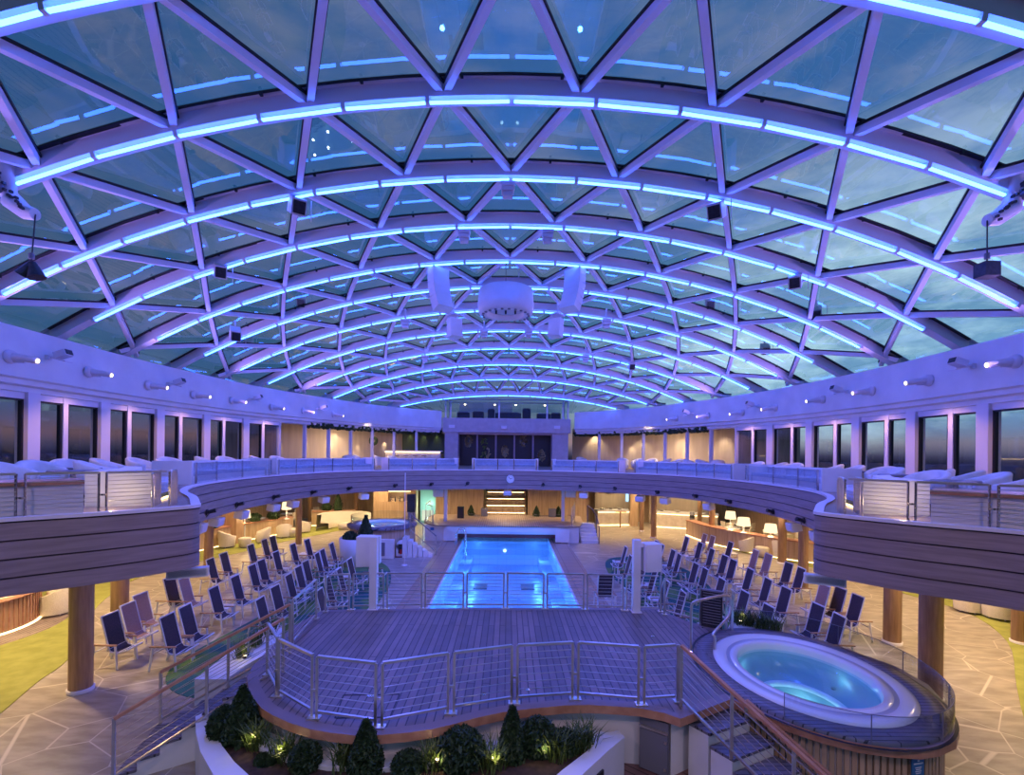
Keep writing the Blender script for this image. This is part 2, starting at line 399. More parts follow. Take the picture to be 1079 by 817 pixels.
# fascia: one continuous clad band around the opening
zt, zb = DK+.04, 2.78
prof = [(-.05, zt), (.10, zt), (.10, zt-.05)]; mats = [1, 1]
nb = 4; bh = (zt-.05-zb)/nb
for k in range(nb):
    a = zt-.05-k*bh
    prof += [(.05, a), (.05, a-.025), (.085, a-.025), (.085, a-bh)]; mats += [2, 2, 0, 0]
prof += [(-.05, zb)]; mats += [1]
mats = [1,1] + [2,2,0,0]*nb + [1]
mats = mats[:len(prof)-1]
b = MB(); b.ribbon([(x, y) for x, y in EF], prof, mats=mats)
o = b.build('trim_1', [M['greige'], M['steel_white'], M['groove']]); struct(o); o['label'] = 'greige board fascia curving round the balcony opening'

# lower floor, walls
def planebox(name, c, s, m): return struct(MB().box(c, s).build(name, m))
# floor with a hole for the pool
PX0, PX1, PY0, PY1 = -2.40, 2.30, 11.9, 26.6
fl = MB()
for (x0,x1,y0,y1) in ((-15.9,PX0-.95,-2,40),(PX1+.95,15.9,-2,40),(PX0-.95,PX1+.95,-2,PY0-.6),(PX0-.95,PX1+.95,PY1,40)):
    fl.box(((x0+x1)/2,(y0+y1)/2,-.1),(x1-x0,y1-y0,.2))
struct(fl.build('floor', M['stone']))
planebox('wall_left_lower', (-15.6,17,1.7),(.2,38,3.4), M['oakwall']); planebox('wall_right_lower', (15.6,17,1.7),(.2,38,3.4), M['oakwall'])
wf = MB()
for (x0,x1,z0,z1) in ((-15.6,-1.5,0,3.3),(1.3,15.6,0,3.3),(-1.5,1.3,2.7,3.3)): wf.box(((x0+x1)/2,33.6,(z0+z1)/2),(x1-x0,.2,z1-z0))
struct(wf.build('wall_far_lower', M['oakwall']))

# upper band wall, cornice, windows -------------------------------------------
for sgn, nm in ((-1,'left'),(1,'right')):
    path = [(sgn*x, y) for x, y in WALL]
    if sgn < 0: pf = [(.0,7.74),(.35,7.74),(.35,6.52),(.25,6.48),(.25,6.36),(.12,6.32),(.12,6.20),(0,6.15)]
    else: pf = [(.0,7.74),(-.35,7.74),(-.35,6.52),(-.25,6.48),(-.25,6.36),(-.12,6.32),(-.12,6.20),(0,6.15)]
    b = MB(); b.smooth = False; b.ribbon(path, pf+[(0,7.74)])
    struct(b.build('wall_'+nm, M['white']))
    # the outer coping behind the ribs
wys = [2.6+2.36*k for k in range(0, 9)]   # window bays up to ~y 23.8
wys = [2.66,5.02,7.38,9.74,12.1,14.46,16.8,19.15,21.5,23.9]
nwin = 0
for sgn, nm in ((-1,'left'),(1,'right')):
    for a, c in zip(wys, wys[1:]):
        A = Vector((sgn*wallX(a), a)); C = Vector((sgn*wallX(c), c)); d = (C-A).normalized(); ln = (C-A).length
        nwin += 1
        Mx = Matrix.Rotation(math.atan2(d.y, d.x), 3, 'Z'); mid = (A+C)/2
        f = MB()
        def lb(u, z, su, sz, sd=.12, off=0):
            p = A + d*u; q = Vector((p.x, p.y)) + Vector((-d.y, d.x))*off
            f.box((q.x, q.y, z), (su, sd, sz), Mx)
        lb(.16, (DK+6.2)/2, .34, 6.2-DK, .32); lb(ln/2+.02, (DK+6.2)/2, .16, 6.2-DK, .16)
        lb(ln/2, 6.1, ln, .16, .14); lb(ln/2, DK+.12, ln, .24, .14)
        f.mi = 1
        for u0, u1 in ((.33, ln/2-.06), (ln/2+.10, ln)):
            lb(u0+.03, 4.97, .06, 2.1, .1); lb(u1-.03, 4.97, .06, 2.1, .1); lb((u0+u1)/2, 6.0, u1-u0, .05, .1); lb((u0+u1)/2, DK+.27, u1-u0, .05, .1)
        o = f.build('window_%d' % nwin, [M['steel_white'], M['gasket']]); struct(o)
        g = MB()
        f = g; lb(ln/2, 4.97, ln-.1, 2.3, .012)
        p = g.build('pane', M['winglass'], o)
# far lounge glazing (mullions from the side walls to the centre block) + back wall behind
for sgn, nm in ((-1,'left'),(1,'right')):
    path = [p for p in WALL if p[1] >= 23.7]; path = [(sgn*x, y) for x, y in path]
    rs = resample(path, 8)
    b = MB()
    for x, y in rs[:-1]: b.bar((x,y,DK),(x,y,6.35),.16,.16)
    b.ribbon(path, [(-.06,6.30),(.06,6.30),(.06,6.45),(-.06,6.45),(-.06,6.30)])
    struct(b.build('window_%d' % (19 if sgn < 0 else 20), M['steel_white']))
    # back wall of far lounge, 3 m behind the glazing
    bp = [(sgn*14.2,23.2),(sgn*13.6,28),(sgn*11.8,32),(sgn*9.2,35.2),(sgn*5.0,36.8)]
    b = MB(); b.ribbon(smooth(bp,5), [(0,DK),(0,6.6),(.1,6.6),(.1,DK),(0,DK)])
    struct(b.build('wall_far_'+nm, M['dimcurtain']))
    b = MB(); b.prism([(x,y) for x,y in smooth(bp,5)]+[(x,y) for x,y in path[::-1]], 6.62, 6.7)
    struct(b.build('ceiling_lounge_'+nm, M['ceil']))
    b = MB(); b.bar((sgn*12.3,23.75,DK),(sgn*12.3,23.75,6.6),.1,.1)
    b.ribbon([(sgn*11.55,23.75),(sgn*14.2,23.2)],[(0,DK),(0,6.6),(.08,6.6),(.08,DK),(0,DK)])
    struct(b.build('trim_%d' % (2 if sgn < 0 else 3), M['oakwall']))

# ------------------------------------------------------------------ roof
RIB = []
HTS = [6.12,6.12,6.12,6.18,6.16,6.15,6.0,5.74,5.42,5.03,4.55,3.83]
HE = 2.96
for n_ in range(12):
    y = 5.97 + 2.36*n_
    RIB.append((y, HTS[n_]*1.0, min(wallX(y) - .2, 12.4) if n_ > 1 else wallX(y)-.2))
for n_ in (11,): pass
def ribz(n_, x):
    y, ht, W = RIB[n_]; t = min(1.08, abs(x)/W); return EYE + HE + (ht-HE)*(1-.89*t*t-.11*t**4)
words = ['nearest, just above the camera']+['second nearest','third nearest','fourth from the camera','fifth from the camera','sixth from the camera','seventh from the camera','eighth from the camera','ninth from the camera','tenth from the camera','next to farthest','the farthest one']
def ledseg():
    b = MB(); b.box((0,0,0),(1.38,.042,.035)); return b.build('light_strip', M['led'])
LED0 = None; BR0 = None
for n_, (y, ht, W) in enumerate(RIB):
    t = thing('roof_arch', 'white steel arch with blue light tubes under the glass roof, '+words[n_], 'roof arch', (0,y,0), 0, 'arches carrying the glass roof')
    b = MB(); K = 64; vs = []; fs = []
    hh, ww = .27, .27
    for k in range(K+1):
        x = -W-.62 + (2*W+1.24)*k/K; z = ribz(n_, x) ; dz = (ribz(n_, x+.01)-ribz(n_, x-.01))/.02
        nrm = Vector((-dz, 0, 1)).normalized(); p = Vector((x, 0, z)) + nrm*.06
        for (oy, on) in ((-ww/2,0),(ww/2,0),(ww/2,hh),(ww/2+.07,hh),(ww/2+.07,hh+.03),(-ww/2-.07,hh+.03),(-ww/2-.07,hh),(-ww/2,hh)): 
            q = p + nrm*on; vs.append((q.x, oy, q.z))
    for k in range(K):
        for j in range(8): fs.append((k*8+j, k*8+(j+1)%8, (k+1)*8+(j+1)%8, (k+1)*8+j))
    b._add(vs, fs); b.build('arch_beam', M['steel_white'], t)
    # light strips: step along the arc
    x = -W+.25; step = 1.46
    # symmetric placement
    xs = [0.0]; 
    halves = []
    xx = 0.0
    while True:
        dz = (ribz(n_, xx+.01)-ribz(n_, xx-.01))/.02; dx = step/math.sqrt(1+dz*dz)
        if xx+dx > W-.05: break
        halves.append((xx, xx+dx)); xx += dx
    for a, c in halves:
        for sg in (-1, 1):
            xa, xc = sg*a, sg*c; za, zc = ribz(n_, xa), ribz(n_, xc)
            if LED0 is None: s_ = LED0 = ledseg(); BR0 = MB().box((0,0,.03),(.07,.09,.10)).build('bracket', M['steel_white'])
            else: s_ = LED0.copy(); COL.objects.link(s_)
            s_.parent = t; s_.location = ((xa+xc)/2, -.09, (za+zc)/2-.02); s_.rotation_euler = (0, -math.atan2(zc-za, xc-xa) if xc > xa else -math.atan2(za-zc, xa-xc), 0)
            r_ = BR0.copy() if BR0.parent else BR0
            if r_ is not BR0: COL.objects.link(r_)
            r_.parent = t; r_.location = (xc, -.09, zc-.02); r_.rotation_euler = s_.rotation_euler
# lattice braces and glass
def joint(n_, k):
    """k-th node on arch n_: odd arches offset by half"""
    y, ht, W = RIB[n_]; sp_ = W*.197*1.0
    x = (k + (.5 if n_ % 2 else 0))*sp_
    return Vector((x, y, ribz(n_, x)+.20))
gp = MB(); tri = 0
for n_ in range(11):
    br = MB(); gk = MB()
    ks = range(-6, 7)
    segs = []
    for k in ks:
        A = joint(n_, k)
        if n_ % 2: tg = (k, k+1)
        else: tg = (k-1, k)
        for j in tg:
            B = joint(n_+1, j)
            wa, wb_ = abs(A.x)-RIB[n_][2], abs(B.x)-RIB[n_+1][2]
            if wa >= -.05 and wb_ >= -.05: continue
            if wa > 0: t_ = wa/(wa-wb_); A = A.lerp(B, t_); A.z = EYE+HE+.1
            elif wb_ > 0: t_ = wb_/(wb_-wa); B = B.lerp(A, t_); B.z = EYE+HE+.1
            segs.append((A, B))
    for A, B in segs:
        # follow the dome a little by splitting in two
        br.bar(A, B, .115, .13); br.mi = 1; br.bar(A+Vector((0,0,.09)), B+Vector((0,0,.09)), .165, .04); br.mi = 0
    br.build('trim_%d' % (10+n_), [M['steel_white'], M['gasket']]); struct(bpy.data.objects['trim_%d' % (10+n_)])
    # glass panes between arches (facetted along x)
    ys0, ys1 = RIB[n_][0]+.2, RIB[n_+1][0]-.2
    K = 26
    for i in range(K):
        q = []
        for (m_, yy, t_) in ((n_, ys0, i/K), (n_, ys0, (i+1)/K), (n_+1, ys1, (i+1)/K), (n_+1, ys1, i/K)):
            W = RIB[m_][2]+.2; x = -W + 2*W*t_; q.append((x, yy, ribz(m_, x)+.37))
        gp._add(q, [(0,1,2,3)])
    for sg in (-1, 1):
        q = []
        for m_, yy in ((n_, ys0), (n_+1, ys1)):
            W = RIB[m_][2]+.2; q += [(sg*W, yy, ribz(m_, W)+.37), (sg*(wallX(yy)+.0), yy, 7.74)]
        gp._add([q[0], q[1], q[3], q[2]], [(0,1,2,3)])
    for m_, yy, s_ in ((n_, ys0, 1), (n_+1, ys1, -1)):
        pts = [(-RIB[m_][2]-.2+(2*RIB[m_][2]+.4)*i/K) for i in range(K+1)]
        vs = []
        for x in pts: z = ribz(m_, x)+.375; vs += [(x, yy-s_*.04, z), (x, yy+s_*.04, z), (x, yy+s_*.04, z-.03), (x, yy-s_*.04, z-.03)]
        gk._add(vs, [(i*4+j, i*4+(j+1)%4, (i+1)*4+(j+1)%4, (i+1)*4+j) for i in range(K) for j in range(4)])
    # small clips along the gasket
    for i in range(14):
        x = -RIB[n_+1][2] + 2*RIB[n_+1][2]*(i+.5)/14; gk.box((x, ys1-.02, ribz(n_+1, x)+.33), (.05,.05,.07))
    struct(gk.build('trim_%d' % (30+n_), M['gasket']))
# roof behind the camera and end cap beyond last arch
y11, h11, W11 = RIB[11]
K = 26
for i in range(K):
    xs = [-W11-.2+(2*W11+.4)*(i+q)/K for q in (0,1)]
    xe = [x*.86 for x in xs]
    gp._add([(xs[0], y11+.2, ribz(11,xs[0])+.37),(xs[1], y11+.2, ribz(11,xs[1])+.37),(xe[1],35.2, EYE+HE),(xe[0],35.2,EYE+HE)],[(0,1,2,3)])
    W = RIB[0][2]+.2; x0, x1 = -W+2*W*i/K, -W+2*W*(i+1)/K
    gp._add([(x0, RIB[0][0]-.2, ribz(0,x0)+.37),(x1, RIB[0][0]-.2, ribz(0,x1)+.37),(x1,1.5,ribz(0,x1)+.4),(x0,1.5,ribz(0,x0)+.4)],[(0,1,2,3)])
o = gp.build('ceiling', M['roofglass']); struct(o); o['label'] = 'curved glass roof'

# ================================================================== UPPER DECK
def spotlight_proto():
    t = thing('wall_spotlight', '', 'spotlight')
    # mounted on wall, local +x = along aim, built as: backplate, arm, cylinder body, lens
    b = MB(); b.lathe([(.0,0),(.16,0),(.17,.05),(.15,.12),(.0,.12)], n=20, M=Matrix.Rotation(PI/2,3,'Y')); b.build('mount', M['steel_white'], t)
    b = MB(); b.tube([(.08,0,0),(.34,0,-.02)], [.10,.08], 14); b.tube([(.34,0,-.02),(.60,0,-.07)], [.085,.075], 14); b.box((.22,0,-.11),(.26,.05,.05)); b.build('housing', M['steel_white'], t)
    b = MB(); b.tube([(.605,0,-.072),(.62,0,-.075)], .05, 14); b.build('lens', M['spotface'], t)
    return proto(t)
SPL = spotlight_proto(); fs = True
def cctv_proto():
    t = thing('floodlight', '', 'floodlight')
    b = MB(); b.box((.06,0,0),(.12,.12,.12)); b.tube([(.1,0,0),(.3,0,.05)], .03, 8); b.build('bracket', M['steel_white'], t)
    b = MB(); b.box((.42,0,.10),(.30,.26,.16), Matrix.Rotation(-.35,3,'Y')); b.box((.40,0,-.06),(.34,.24,.03), Matrix.Rotation(.25,3,'Y')); b.build('housing', M['steel_white'], t)
    b = MB(); b.box((.565,0,.16),(.015,.22,.13), Matrix.Rotation(-.35,3,'Y')); b.build('lens', M['black'], t)
    return proto(t)
CCT = cctv_proto(); fc = True
def on_wall(px, py, z=None):
    # intersection of the pixel ray with the band wall face (W-.35)
    dx, dy = px-535, py-477; u = (dx+PHI*dy)/F; v = (dy-PHI*dx)/F
    best = None
    for k in range(0, 700):
        y = 5 + k*.045
        if abs(u)*y >= wallX(y)-.36: best = y; break
    return Vector((u*best, best, EYE - v*best))
spots = [(28,377),(92,392),(155,405),(203,416),(244,422),(285,429),(322,433),(350,437)]
for side, L_ in (('left', [(8,376),(92,392),(155,406),(203,416),(243,422),(285,429),(318,433),(350,437)]), ('right', [(1072,381),(980,401),(920,412),(868,421),(818,430),(783,435),(747,438),(714,441)])):
    for i, (px, py) in enumerate(L_):
        p = on_wall(px, py); sg = 1 if side == 'left' else -1
        place(SPL, fs, p, (.22 if sg > 0 else PI-.22) , 'white wall spotlight on the %s hand fascia above the windows, %s from the near end' % (side, ORD[i]), 'wall spotlights under the roof'); fs = False
for side, L_ in (('left', [(48,377),(176,405),(262,421),(333,431)]), ('right', [(1028,386),(894,413),(800,428),(731,436)])):
    for i, (px, py) in enumerate(L_):
        p = on_wall(px, py); sg = 1 if side == 'left' else -1
        place(CCT, fc, p, (.1 if sg > 0 else PI-.1), 'white square floodlight with dark glass on the %s hand fascia, %s from the near end' % (side, ORD[i]), 'square floodlights under the roof'); fc = False

# railing maker: pts = list of 3D base points
def rail(name, label, pts, h=.9, wires=7, postw=.045, group=None, topm='satin', bot=.10, postm='satin', single=False, gate=None, cat='railing'):
    c = Vector(pts[0]); t = thing(name, label, cat, c, 0, group)
    P = [Vector(p)-c for p in pts]
    for i, p in enumerate(P):
        b = MB()
        if single or i in (0, len(P)-1):
            b.bar(p, p+Vector((0,0,h)), postw, .02); b.box(p+Vector((0,0,.01)),(.12,.12,.02))
        else:
            d = (P[i+1]-P[i-1]).normalized()*.045
            for s_ in (-1,1): b.bar(p+d*s_, p+d*s_+Vector((0,0,h)), postw*.8, .02)
            b.box(p+Vector((0,0,.01)),(.18,.12,.02)); b.box(p+Vector((0,0,h*.45)),(.09,.02,.03))
        b.build('post', M[postm], t)
    for p, q in zip(P, P[1:]):
        b = MB(); d = (q-p).normalized()*.05
        b.bar(p+d+Vector((0,0,h)), q-d+Vector((0,0,h)), .045, .035)
        o = b.build('top_rail', M[topm], t)
        b = MB()
        if bot: b.bar(p+d+Vector((0,0,bot)), q-d+Vector((0,0,bot)), .035, .03)
        for k in range(wires):
            z = (bot or .05) + (h-(bot or .05))*(k+1)/(wires+1); b.bar(p+d+Vector((0,0,z)), q-d+Vector((0,0,z)), .008, .008)
        o = b.build('cable_panel', M['satin'], t)
    return t
# glass rail + posts on main balcony
s_main0 = [i for i, p in enumerate(EF) if p[1] > 12][0]; s_main1 = len(EF)-1-s_main0
def seg_pts(pxa, pxb, n, off, z):
    sa = edge_at(pxa)[2]; sb = edge_at(pxb)[2]; return [(*ef_point(sa+(sb-sa)*k/(n-1), off), z) for k in range(n)]
SEG = [(212,289,'far left stretch nearest the windows'),(297,396,'left of the bar gap'),(411,484,'in front of the bar'),(500,565,'above the wall clock'),(581,651,'just right of the clock'),(668,768,'in front of the curtained lounge'),(783,857,'at the right, nearest the windows')]
for i, (a, c, wd) in enumerate(SEG):
    n = max(4, int((c-a)/16)); pts = seg_pts(a, c, n, .12, DK)
    base = Vector(pts[0])
    t = thing('glass_balustrade', 'low glass balustrade with steel posts on the balcony, '+wd, 'balustrade', base, 0, 'glass balustrades along the curved balcony')
    g = MB(); g.ribbon([(p[0]-base.x, p[1]-base.y) for p in pts], [(0,.08),(.012,.08),(.012,.60),(0,.60),(0,.08)]); g.build('pane', M['railglass'], t)
    for p in pts:
        q = Vector(p)-base; MB().bar(q, q+Vector((0,0,.62)), .05, .03).build('post', M['chrome'], t)
    # banquette behind it
    pts = seg_pts(a+1, c-1, 14, .3, DK); base = Vector(pts[0])
    t = thing('banquette', 'long grey blue cushioned banquette behind the balcony glass, '+wd, 'banquette', base, 0, 'banquettes facing the pool')
    pp = [(p[0]-base.x, p[1]-base.y) for p in pts]
    b = MB(); b.ribbon(pp, [(0,0),(0,.22),(-.85,.22),(-.85,0),(0,0)]); b.build('base', M['white'], t)
    b = MB(); b.ribbon(pp, [(.02,.22),(.02,.34),(-.62,.34),(-.62,.22),(.02,.22)]); b.build('seat', M['bluesofa'], t)
    b = MB(); b.ribbon(pp, [(-.60,.30),(-.64,.56),(-.86,.56),(-.86,.22),(-.60,.22),(-.60,.30)], mats=[0,0,0,0,0]); b.build('backrest', M['bluesofa'], t)
    b = MB(); b.ribbon(pp, [(-.58,.56),(-.58,.62),(-.92,.62),(-.92,.56),(-.58,.56)]); b.build('back_cap', M['white'], t)
    for e_ in (0, -1):
        q = Vector((*pp[e_],0)); d2 = Vector((pp[1][0]-pp[0][0], pp[1][1]-pp[0][1])) if e_ == 0 else Vector((pp[-1][0]-pp[-2][0], pp[-1][1]-pp[-2][1])); d2.normalize()
        nrm = Vector((-d2.y, d2.x)); mid = Vector((q.x, q.y))+nrm*.42
        MB().box((mid.x, mid.y, .33),(.10,.98,.66), Matrix.Rotation(math.atan2(d2.y, d2.x),3,'Z')).build('end_panel', M['white'], t)

# wing ends -----------------------------------------------------------------
def arch(a, b_, h, r=.025, n=6):
    a, b_ = Vector(a), Vector(b_); d = (b_-a); ln = d.length; d.normalize(); c = .1; u = Vector((0,0,1))
    pts = [a, a+u*(h-c)]
    for k in range(1, n): t = PI/2*k/n; pts.append(a+d*c*(1-math.cos(t))+u*(h-c+c*math.sin(t)))
    pts += [a+d*c+u*h, b_-d*c+u*h]
    for k in range(1, n): t = PI/2*k/n; pts.append(b_-d*c*(1-math.sin(t))+u*(h-c+c*math.cos(t)))
    return pts + [b_+u*(h-c), b_]
for sg, nm in ((-1,'left'),(1,'right')):
    W3 = lambda x, y, z=0: Vector((sg*x, y, DK+z))
    # low guard rails running along the wing edge (cable)
    e_ = [p for p in EDGE if 5.0 < p[1] < 7.95]
    rs = resample([(x+.18, y+.1) for x, y in e_], 5)
    pts = [W3(x, y) for x, y in rs]
    rail('wing_railing', 'thin cable railing along the %s balcony wing' % nm, pts, .62, 8, .03, bot=None, postm='chrome')
    # rounded stanchions at the nose
    for k, (x, y) in enumerate([(5.72,8.05),(5.98,8.0)]):
        t = thing('hoop_rail', 'bent steel hoop rail at the tip of the %s wing, %s' % (nm, ['outer','inner'][k]), 'handrail', W3(x, y), 0, 'hoop rails on the wing tips')
        b = MB(); b.tube(arch((0,0,0), (sg*.0+sg*.28, .55, 0), .62), .022, 8); b.build('hoop', M['satin'], t)
        for q in (.07, .14, .21): MB().bar((sg*q*1.0, q*1.9, 0),(sg*q, q*1.9, .6), .04,.04).build('bar', M['satin'], t)
    # curved white counter planter with timber rim
    cp = [W3(x, y) for x, y in [(8.3,5.75),(7.6,6.12),(7.0,6.68),(6.52,7.3)]]
    c0 = cp[0]; t = thing('curved_counter', 'white curved counter with dark timber rim on the %s wing' % nm, 'counter', c0)
    pth = smooth([(p.x-c0.x, p.y-c0.y) for p in cp], 5)
    o_ = lambda k: k if sg < 0 else -k
    b = MB(); b.ribbon(pth, [(o_(0),0),(o_(0),.44),(o_(-.8),.44),(o_(-.8),0),(o_(0),0)]); b.build('body', M['white'], t)
    b = MB(); b.ribbon(pth, [(o_(.06),.44),(o_(.06),.50),(o_(-.25),.52),(o_(-.25),.44),(o_(.06),.44)]); b.build('rim', M['teaktrim'], t)
    b = MB(); b.ribbon(pth, [(o_(-.25),.44),(o_(-.25),.46),(o_(-.8),.46),(o_(-.8),.44),(o_(-.25),.44)]); b.build('top', M['white'], t)
    lamp('POINT', 'counter_lamp', W3(6.45, 7.72, .22), 5, (1,.72,.4), .05)
    # end panel box and angled banquette with lit base
    t = thing('banquette', 'blue seated banquette with white end panel and glowing base on the %s wing' % nm, 'banquette', W3(6.3, 8.2))
    Mx = Matrix.Rotation(sg*-.72, 3, 'Z')
    def wb(c, s_): q = Vector(c); q.x *= sg; return (q, s_)
    b = MB(); q = Vector((sg*.02,.18,.30))+Vector((sg*.92,-.38,0))*.42-Vector((sg*.38,.92,0))*.05; b.box(q, (.92,.05,.60), Matrix.Rotation(math.atan2(-.38, sg*.92),3,'Z')); b.build('end_panel', M['white'], t)
    pl = [(.02,.18),(.32,.9),(.75,1.8),(1.55,2.9)]
    pl = smooth([(sg*x, y) for x, y in pl], 4)
    b = MB(); b.ribbon(pl, [(o_(0),.06),(o_(0),.16),(o_(-.6),.16),(o_(-.6),.06),(o_(0),.06)]); b.build('base', M['green'], t)
    b = MB(); b.ribbon(pl, [(o_(.05),.16),(o_(.05),.34),(o_(-.6),.34),(o_(-.6),.16),(o_(.05),.16)]); b.build('seat', M['bluesofa'], t)
    b = MB(); b.ribbon(pl, [(o_(-.5),.34),(o_(-.56),.58),(o_(-.85),.60),(o_(-.85),.06),(o_(-.5),.06),(o_(-.5),.34)]); b.build('backrest', M['upholstery'], t)
    b = MB(); b.ribbon(pl, [(o_(.0),.02),(o_(.0),.055),(o_(-.03),.055),(o_(-.03),.02),(o_(.0),.02)]); b.build('light_strip', M['warmstrip'], t)

# armchair prototype ----------------------------------------------------------
def tubchair(name, m, h=.74):
    t = thing(name, '', 'armchair')
    b = MB(); N_ = 20
    # shell: swept wall, higher at the back, lower at the arms; local front = +x
    vs = []; 
    for k in range(N_+1):
        a = PI*.27 + (2*PI-PI*.54)*k/N_; c = (1-math.cos(a))/2
        top = .52 + (h-.52)*c**1.5; ro = .36+.04*c
        for (r, z) in ((ro-.03, .06), (ro+.02, top-.03), (ro-.01, top), (ro-.07, top), (ro-.11, top-.05), (ro-.12, .34)): vs.append((r*math.cos(a), r*math.sin(a)*1.0, z))
    fs = [(k*6+j, k*6+j+1, (k+1)*6+j+1, (k+1)*6+j) for k in range(N_) for j in range(5)]
    fs += [tuple(range(6)), tuple(N_*6+j for j in range(6))]
    b.smooth = True; b._add(vs, fs); b.build('shell', m, t)
    b = MB(); b.lathe([(0,.10),(.30,.10),(.31,.34),(.27,.40),(0,.41)], n=20); b.build('seat_cushion', m, t)
    for k in range(4): MB().tube([(.24*math.cos(PI/4+k*PI/2), .24*math.sin(PI/4+k*PI/2), 0),(.24*math.cos(PI/4+k*PI/2), .24*math.sin(PI/4+k*PI/2), .12)], .018, 6).build('leg', M['steel_white'], t)
    return proto(t)
ACH = tubchair('armchair', M['upholstery']); fa = True
ups = {'left': [(-8.9,8.5),(-9.3,9.5),(-10.0,10.9),(-8.6,10.0),(-10.3,12.3),(-10.6,13.8),(-10.7,15.1),(-10.8,17.1),(-10.8,18.3),(-10.6,20.3),(-10.4,21.6)],
       'right': [(8.9,8.3),(9.3,9.3),(8.7,9.9),(9.9,10.4),(10.0,11.2),(9.7,12.2),(10.4,13.2),(10.5,14.6),(10.7,15.8),(10.7,17.9),(10.7,18.9),(10.6,20.4)]}
for side, L_ in ups.items():
    for i, (x, y) in enumerate(sorted(L_, key=lambda p: p[1])):
        rz = (PI*.1 if x < 0 else PI*.9) + random.uniform(-.8, .8)
        place(ACH, fa, (x, y, DK), rz, 'white padded armchair by the windows, %s balcony, %s from the near end' % (side, ORD[i]), 'white armchairs along the windows'); fa = False
def ptable():
    t = thing('pedestal_table', '', 'table')
    b = MB(); b.lathe([(0,.53),(.36,.53),(.37,.55),(.36,.57),(0,.57)], n=28); b.build('tabletop', M['grey'], t)
    MB().tube([(0,0,0),(0,0,.53)], .045, 12).build('pedestal', M['steel_white'], t)
    MB().lathe([(0,0),(.2,0),(.2,.02),(0,.03)], n=20).build('foot', M['steel_white'], t)
    return proto(t)
PT = ptable(); ft = True
for side, L_ in (('left', [(-8.15,8.9),(-9.1,10.2),(-10.9,11.6),(-10.9,14.5),(-11.1,17.7)]), ('right', [(8.1,8.7),(8.5,9.0),(9.5,11.6),(10.6,13.9),(10.9,16.8)])):
    for i, (x, y) in enumerate(L_):
        place(PT, ft, (x, y, DK), 0, 'round grey pedestal table among armchairs, %s balcony, %s from near end' % (side, ORD[i]), 'pedestal tables on the balcony'); ft = False

# far lounge: armchairs, bar --------------------------------------------------
far_l = [(-9.8,30.2),(-8.6,31.2),(-7.6,31.6),(-9.6,28.6)]
far_r = [(5.3,33.9),(7.6,31.3),(8.4,30.8),(9.0,29.8),(9.6,29.0),(10.0,28.2),(10.5,27.4),(10.9,26.5),(11.3,25.6)]
for side, L_ in (('left', far_l), ('right', far_r)):
    for i, (x, y) in enumerate(L_):
        place(ACH, False, (x, y, DK), random.uniform(0, 6.2), 'white armchair inside the glazed lounge %s of the control booth, %s along' % (side, ORD[i]), 'armchairs in the glazed lounge')
t = thing('bar_counter', 'pale upper bar counter with glowing front left of the booth', 'bar', (-6.6,33.2,DK))
MB().box((0,0,.5),(3.8,.5,1.0)).build('front', M['counter'], t); MB().box((0,0,1.03),(4.0,.7,.06)).build('top', M['white'], t)
MB().box((0,-.3,.95),(3.8,.04,.04)).build('light_strip', M['warmstrip'], t)
for k in range(5):
    s_ = thing('bar_stool', 'dark bar stool at the upper bar, %s from the windows' % ORD[k], 'stool', (-8.2+k*.62, 32.5, DK), 0, 'stools at the upper bar')
    MB().lathe([(0,.68),(.18,.68),(.18,.74),(0,.74)], n=14).build('seat', M['armteak'], s_); MB().tube([(0,0,0),(0,0,.68)], .03, 8).build('pedestal', M['chrome'], s_)
t = thing('back_bar', 'dark green niche with three lit arches behind the upper bar', 'shelf', (-6.3,35.6,DK))
MB().box((0,0,1.6),(3.2,.1,1.5)).build('panel', mat('dark_green', (.05,.09,.06), .5), t)
for k in (-1,0,1): lamp('SPOT','niche_lamp', (-6.3+k*1.0,35.35,DK+2.5), 25, (1,.85,.35), .04, .9, (-6.3+k*1.0,35.6,DK+1.2))
w_ = thing('wreath', 'dark round wreath on the lounge wall beside the bar', 'wreath', (-9.35,33.0,DK+1.7)); 
b = MB(); b.tube([(.22*math.cos(a*PI/8), 0, .22*math.sin(a*PI/8)) for a in range(16)], .11, 8, closed=True); b.build('ring', M['leaf'], w_)
for sg, nm in ((-1,'left'),(1,'right')):
    path = [(sg*x, y+.25) for x, y in WALL if y >= 25.5]; b = MB()
    for x, y in resample(path, 260):
        for k in range(3):
            c = Vector((x+random.uniform(-.2,.2), y+random.uniform(-.2,.2), 6.22+random.uniform(-.12,.1)))
            b.box(c, (.16,.16,.12), Matrix.Rotation(random.uniform(0,3),3,(random.random(),random.random(),1)))
    tag(b.build('hanging_foliage', M['leaf']), 'dark foliage garland along the glazed lounge ceiling, %s side' % nm, 'foliage', kind='stuff')
    for x, y in resample([(sg*13.2,25.5),(sg*12.6,28.8),(sg*10.9,32.2),(sg*8.6,34.8),(sg*6.5,35.9)], 5 if sg > 0 else 3):
        lamp('SPOT', 'wall_washer', (x, y, 6.45), 150, (1,.75,.45), .05, 1.6, (x+sg*.3, y+.3, DK))
    lamp('AREA', 'lounge_light', (sg*9.6, 30.5, 6.5), 200, (1,.72,.45), 2.0, None, (sg*9.4,30.5,0))
    for k, (x, y) in enumerate(resample([(sg*13.7,25.8),(sg*13.1,29),(sg*11.3,32.2),(sg*9,35)], 6)):
        lamp('SPOT', 'sconce_lamp', (x, y, 5.7), 45, (1,.75,.45), .03, .8, (x+sg*.35, y+.25, 4.3))

# central control booth block --------------------------------------------------
BY = 34.2
cb = MB(); X0, X1 = -4.55, 4.35
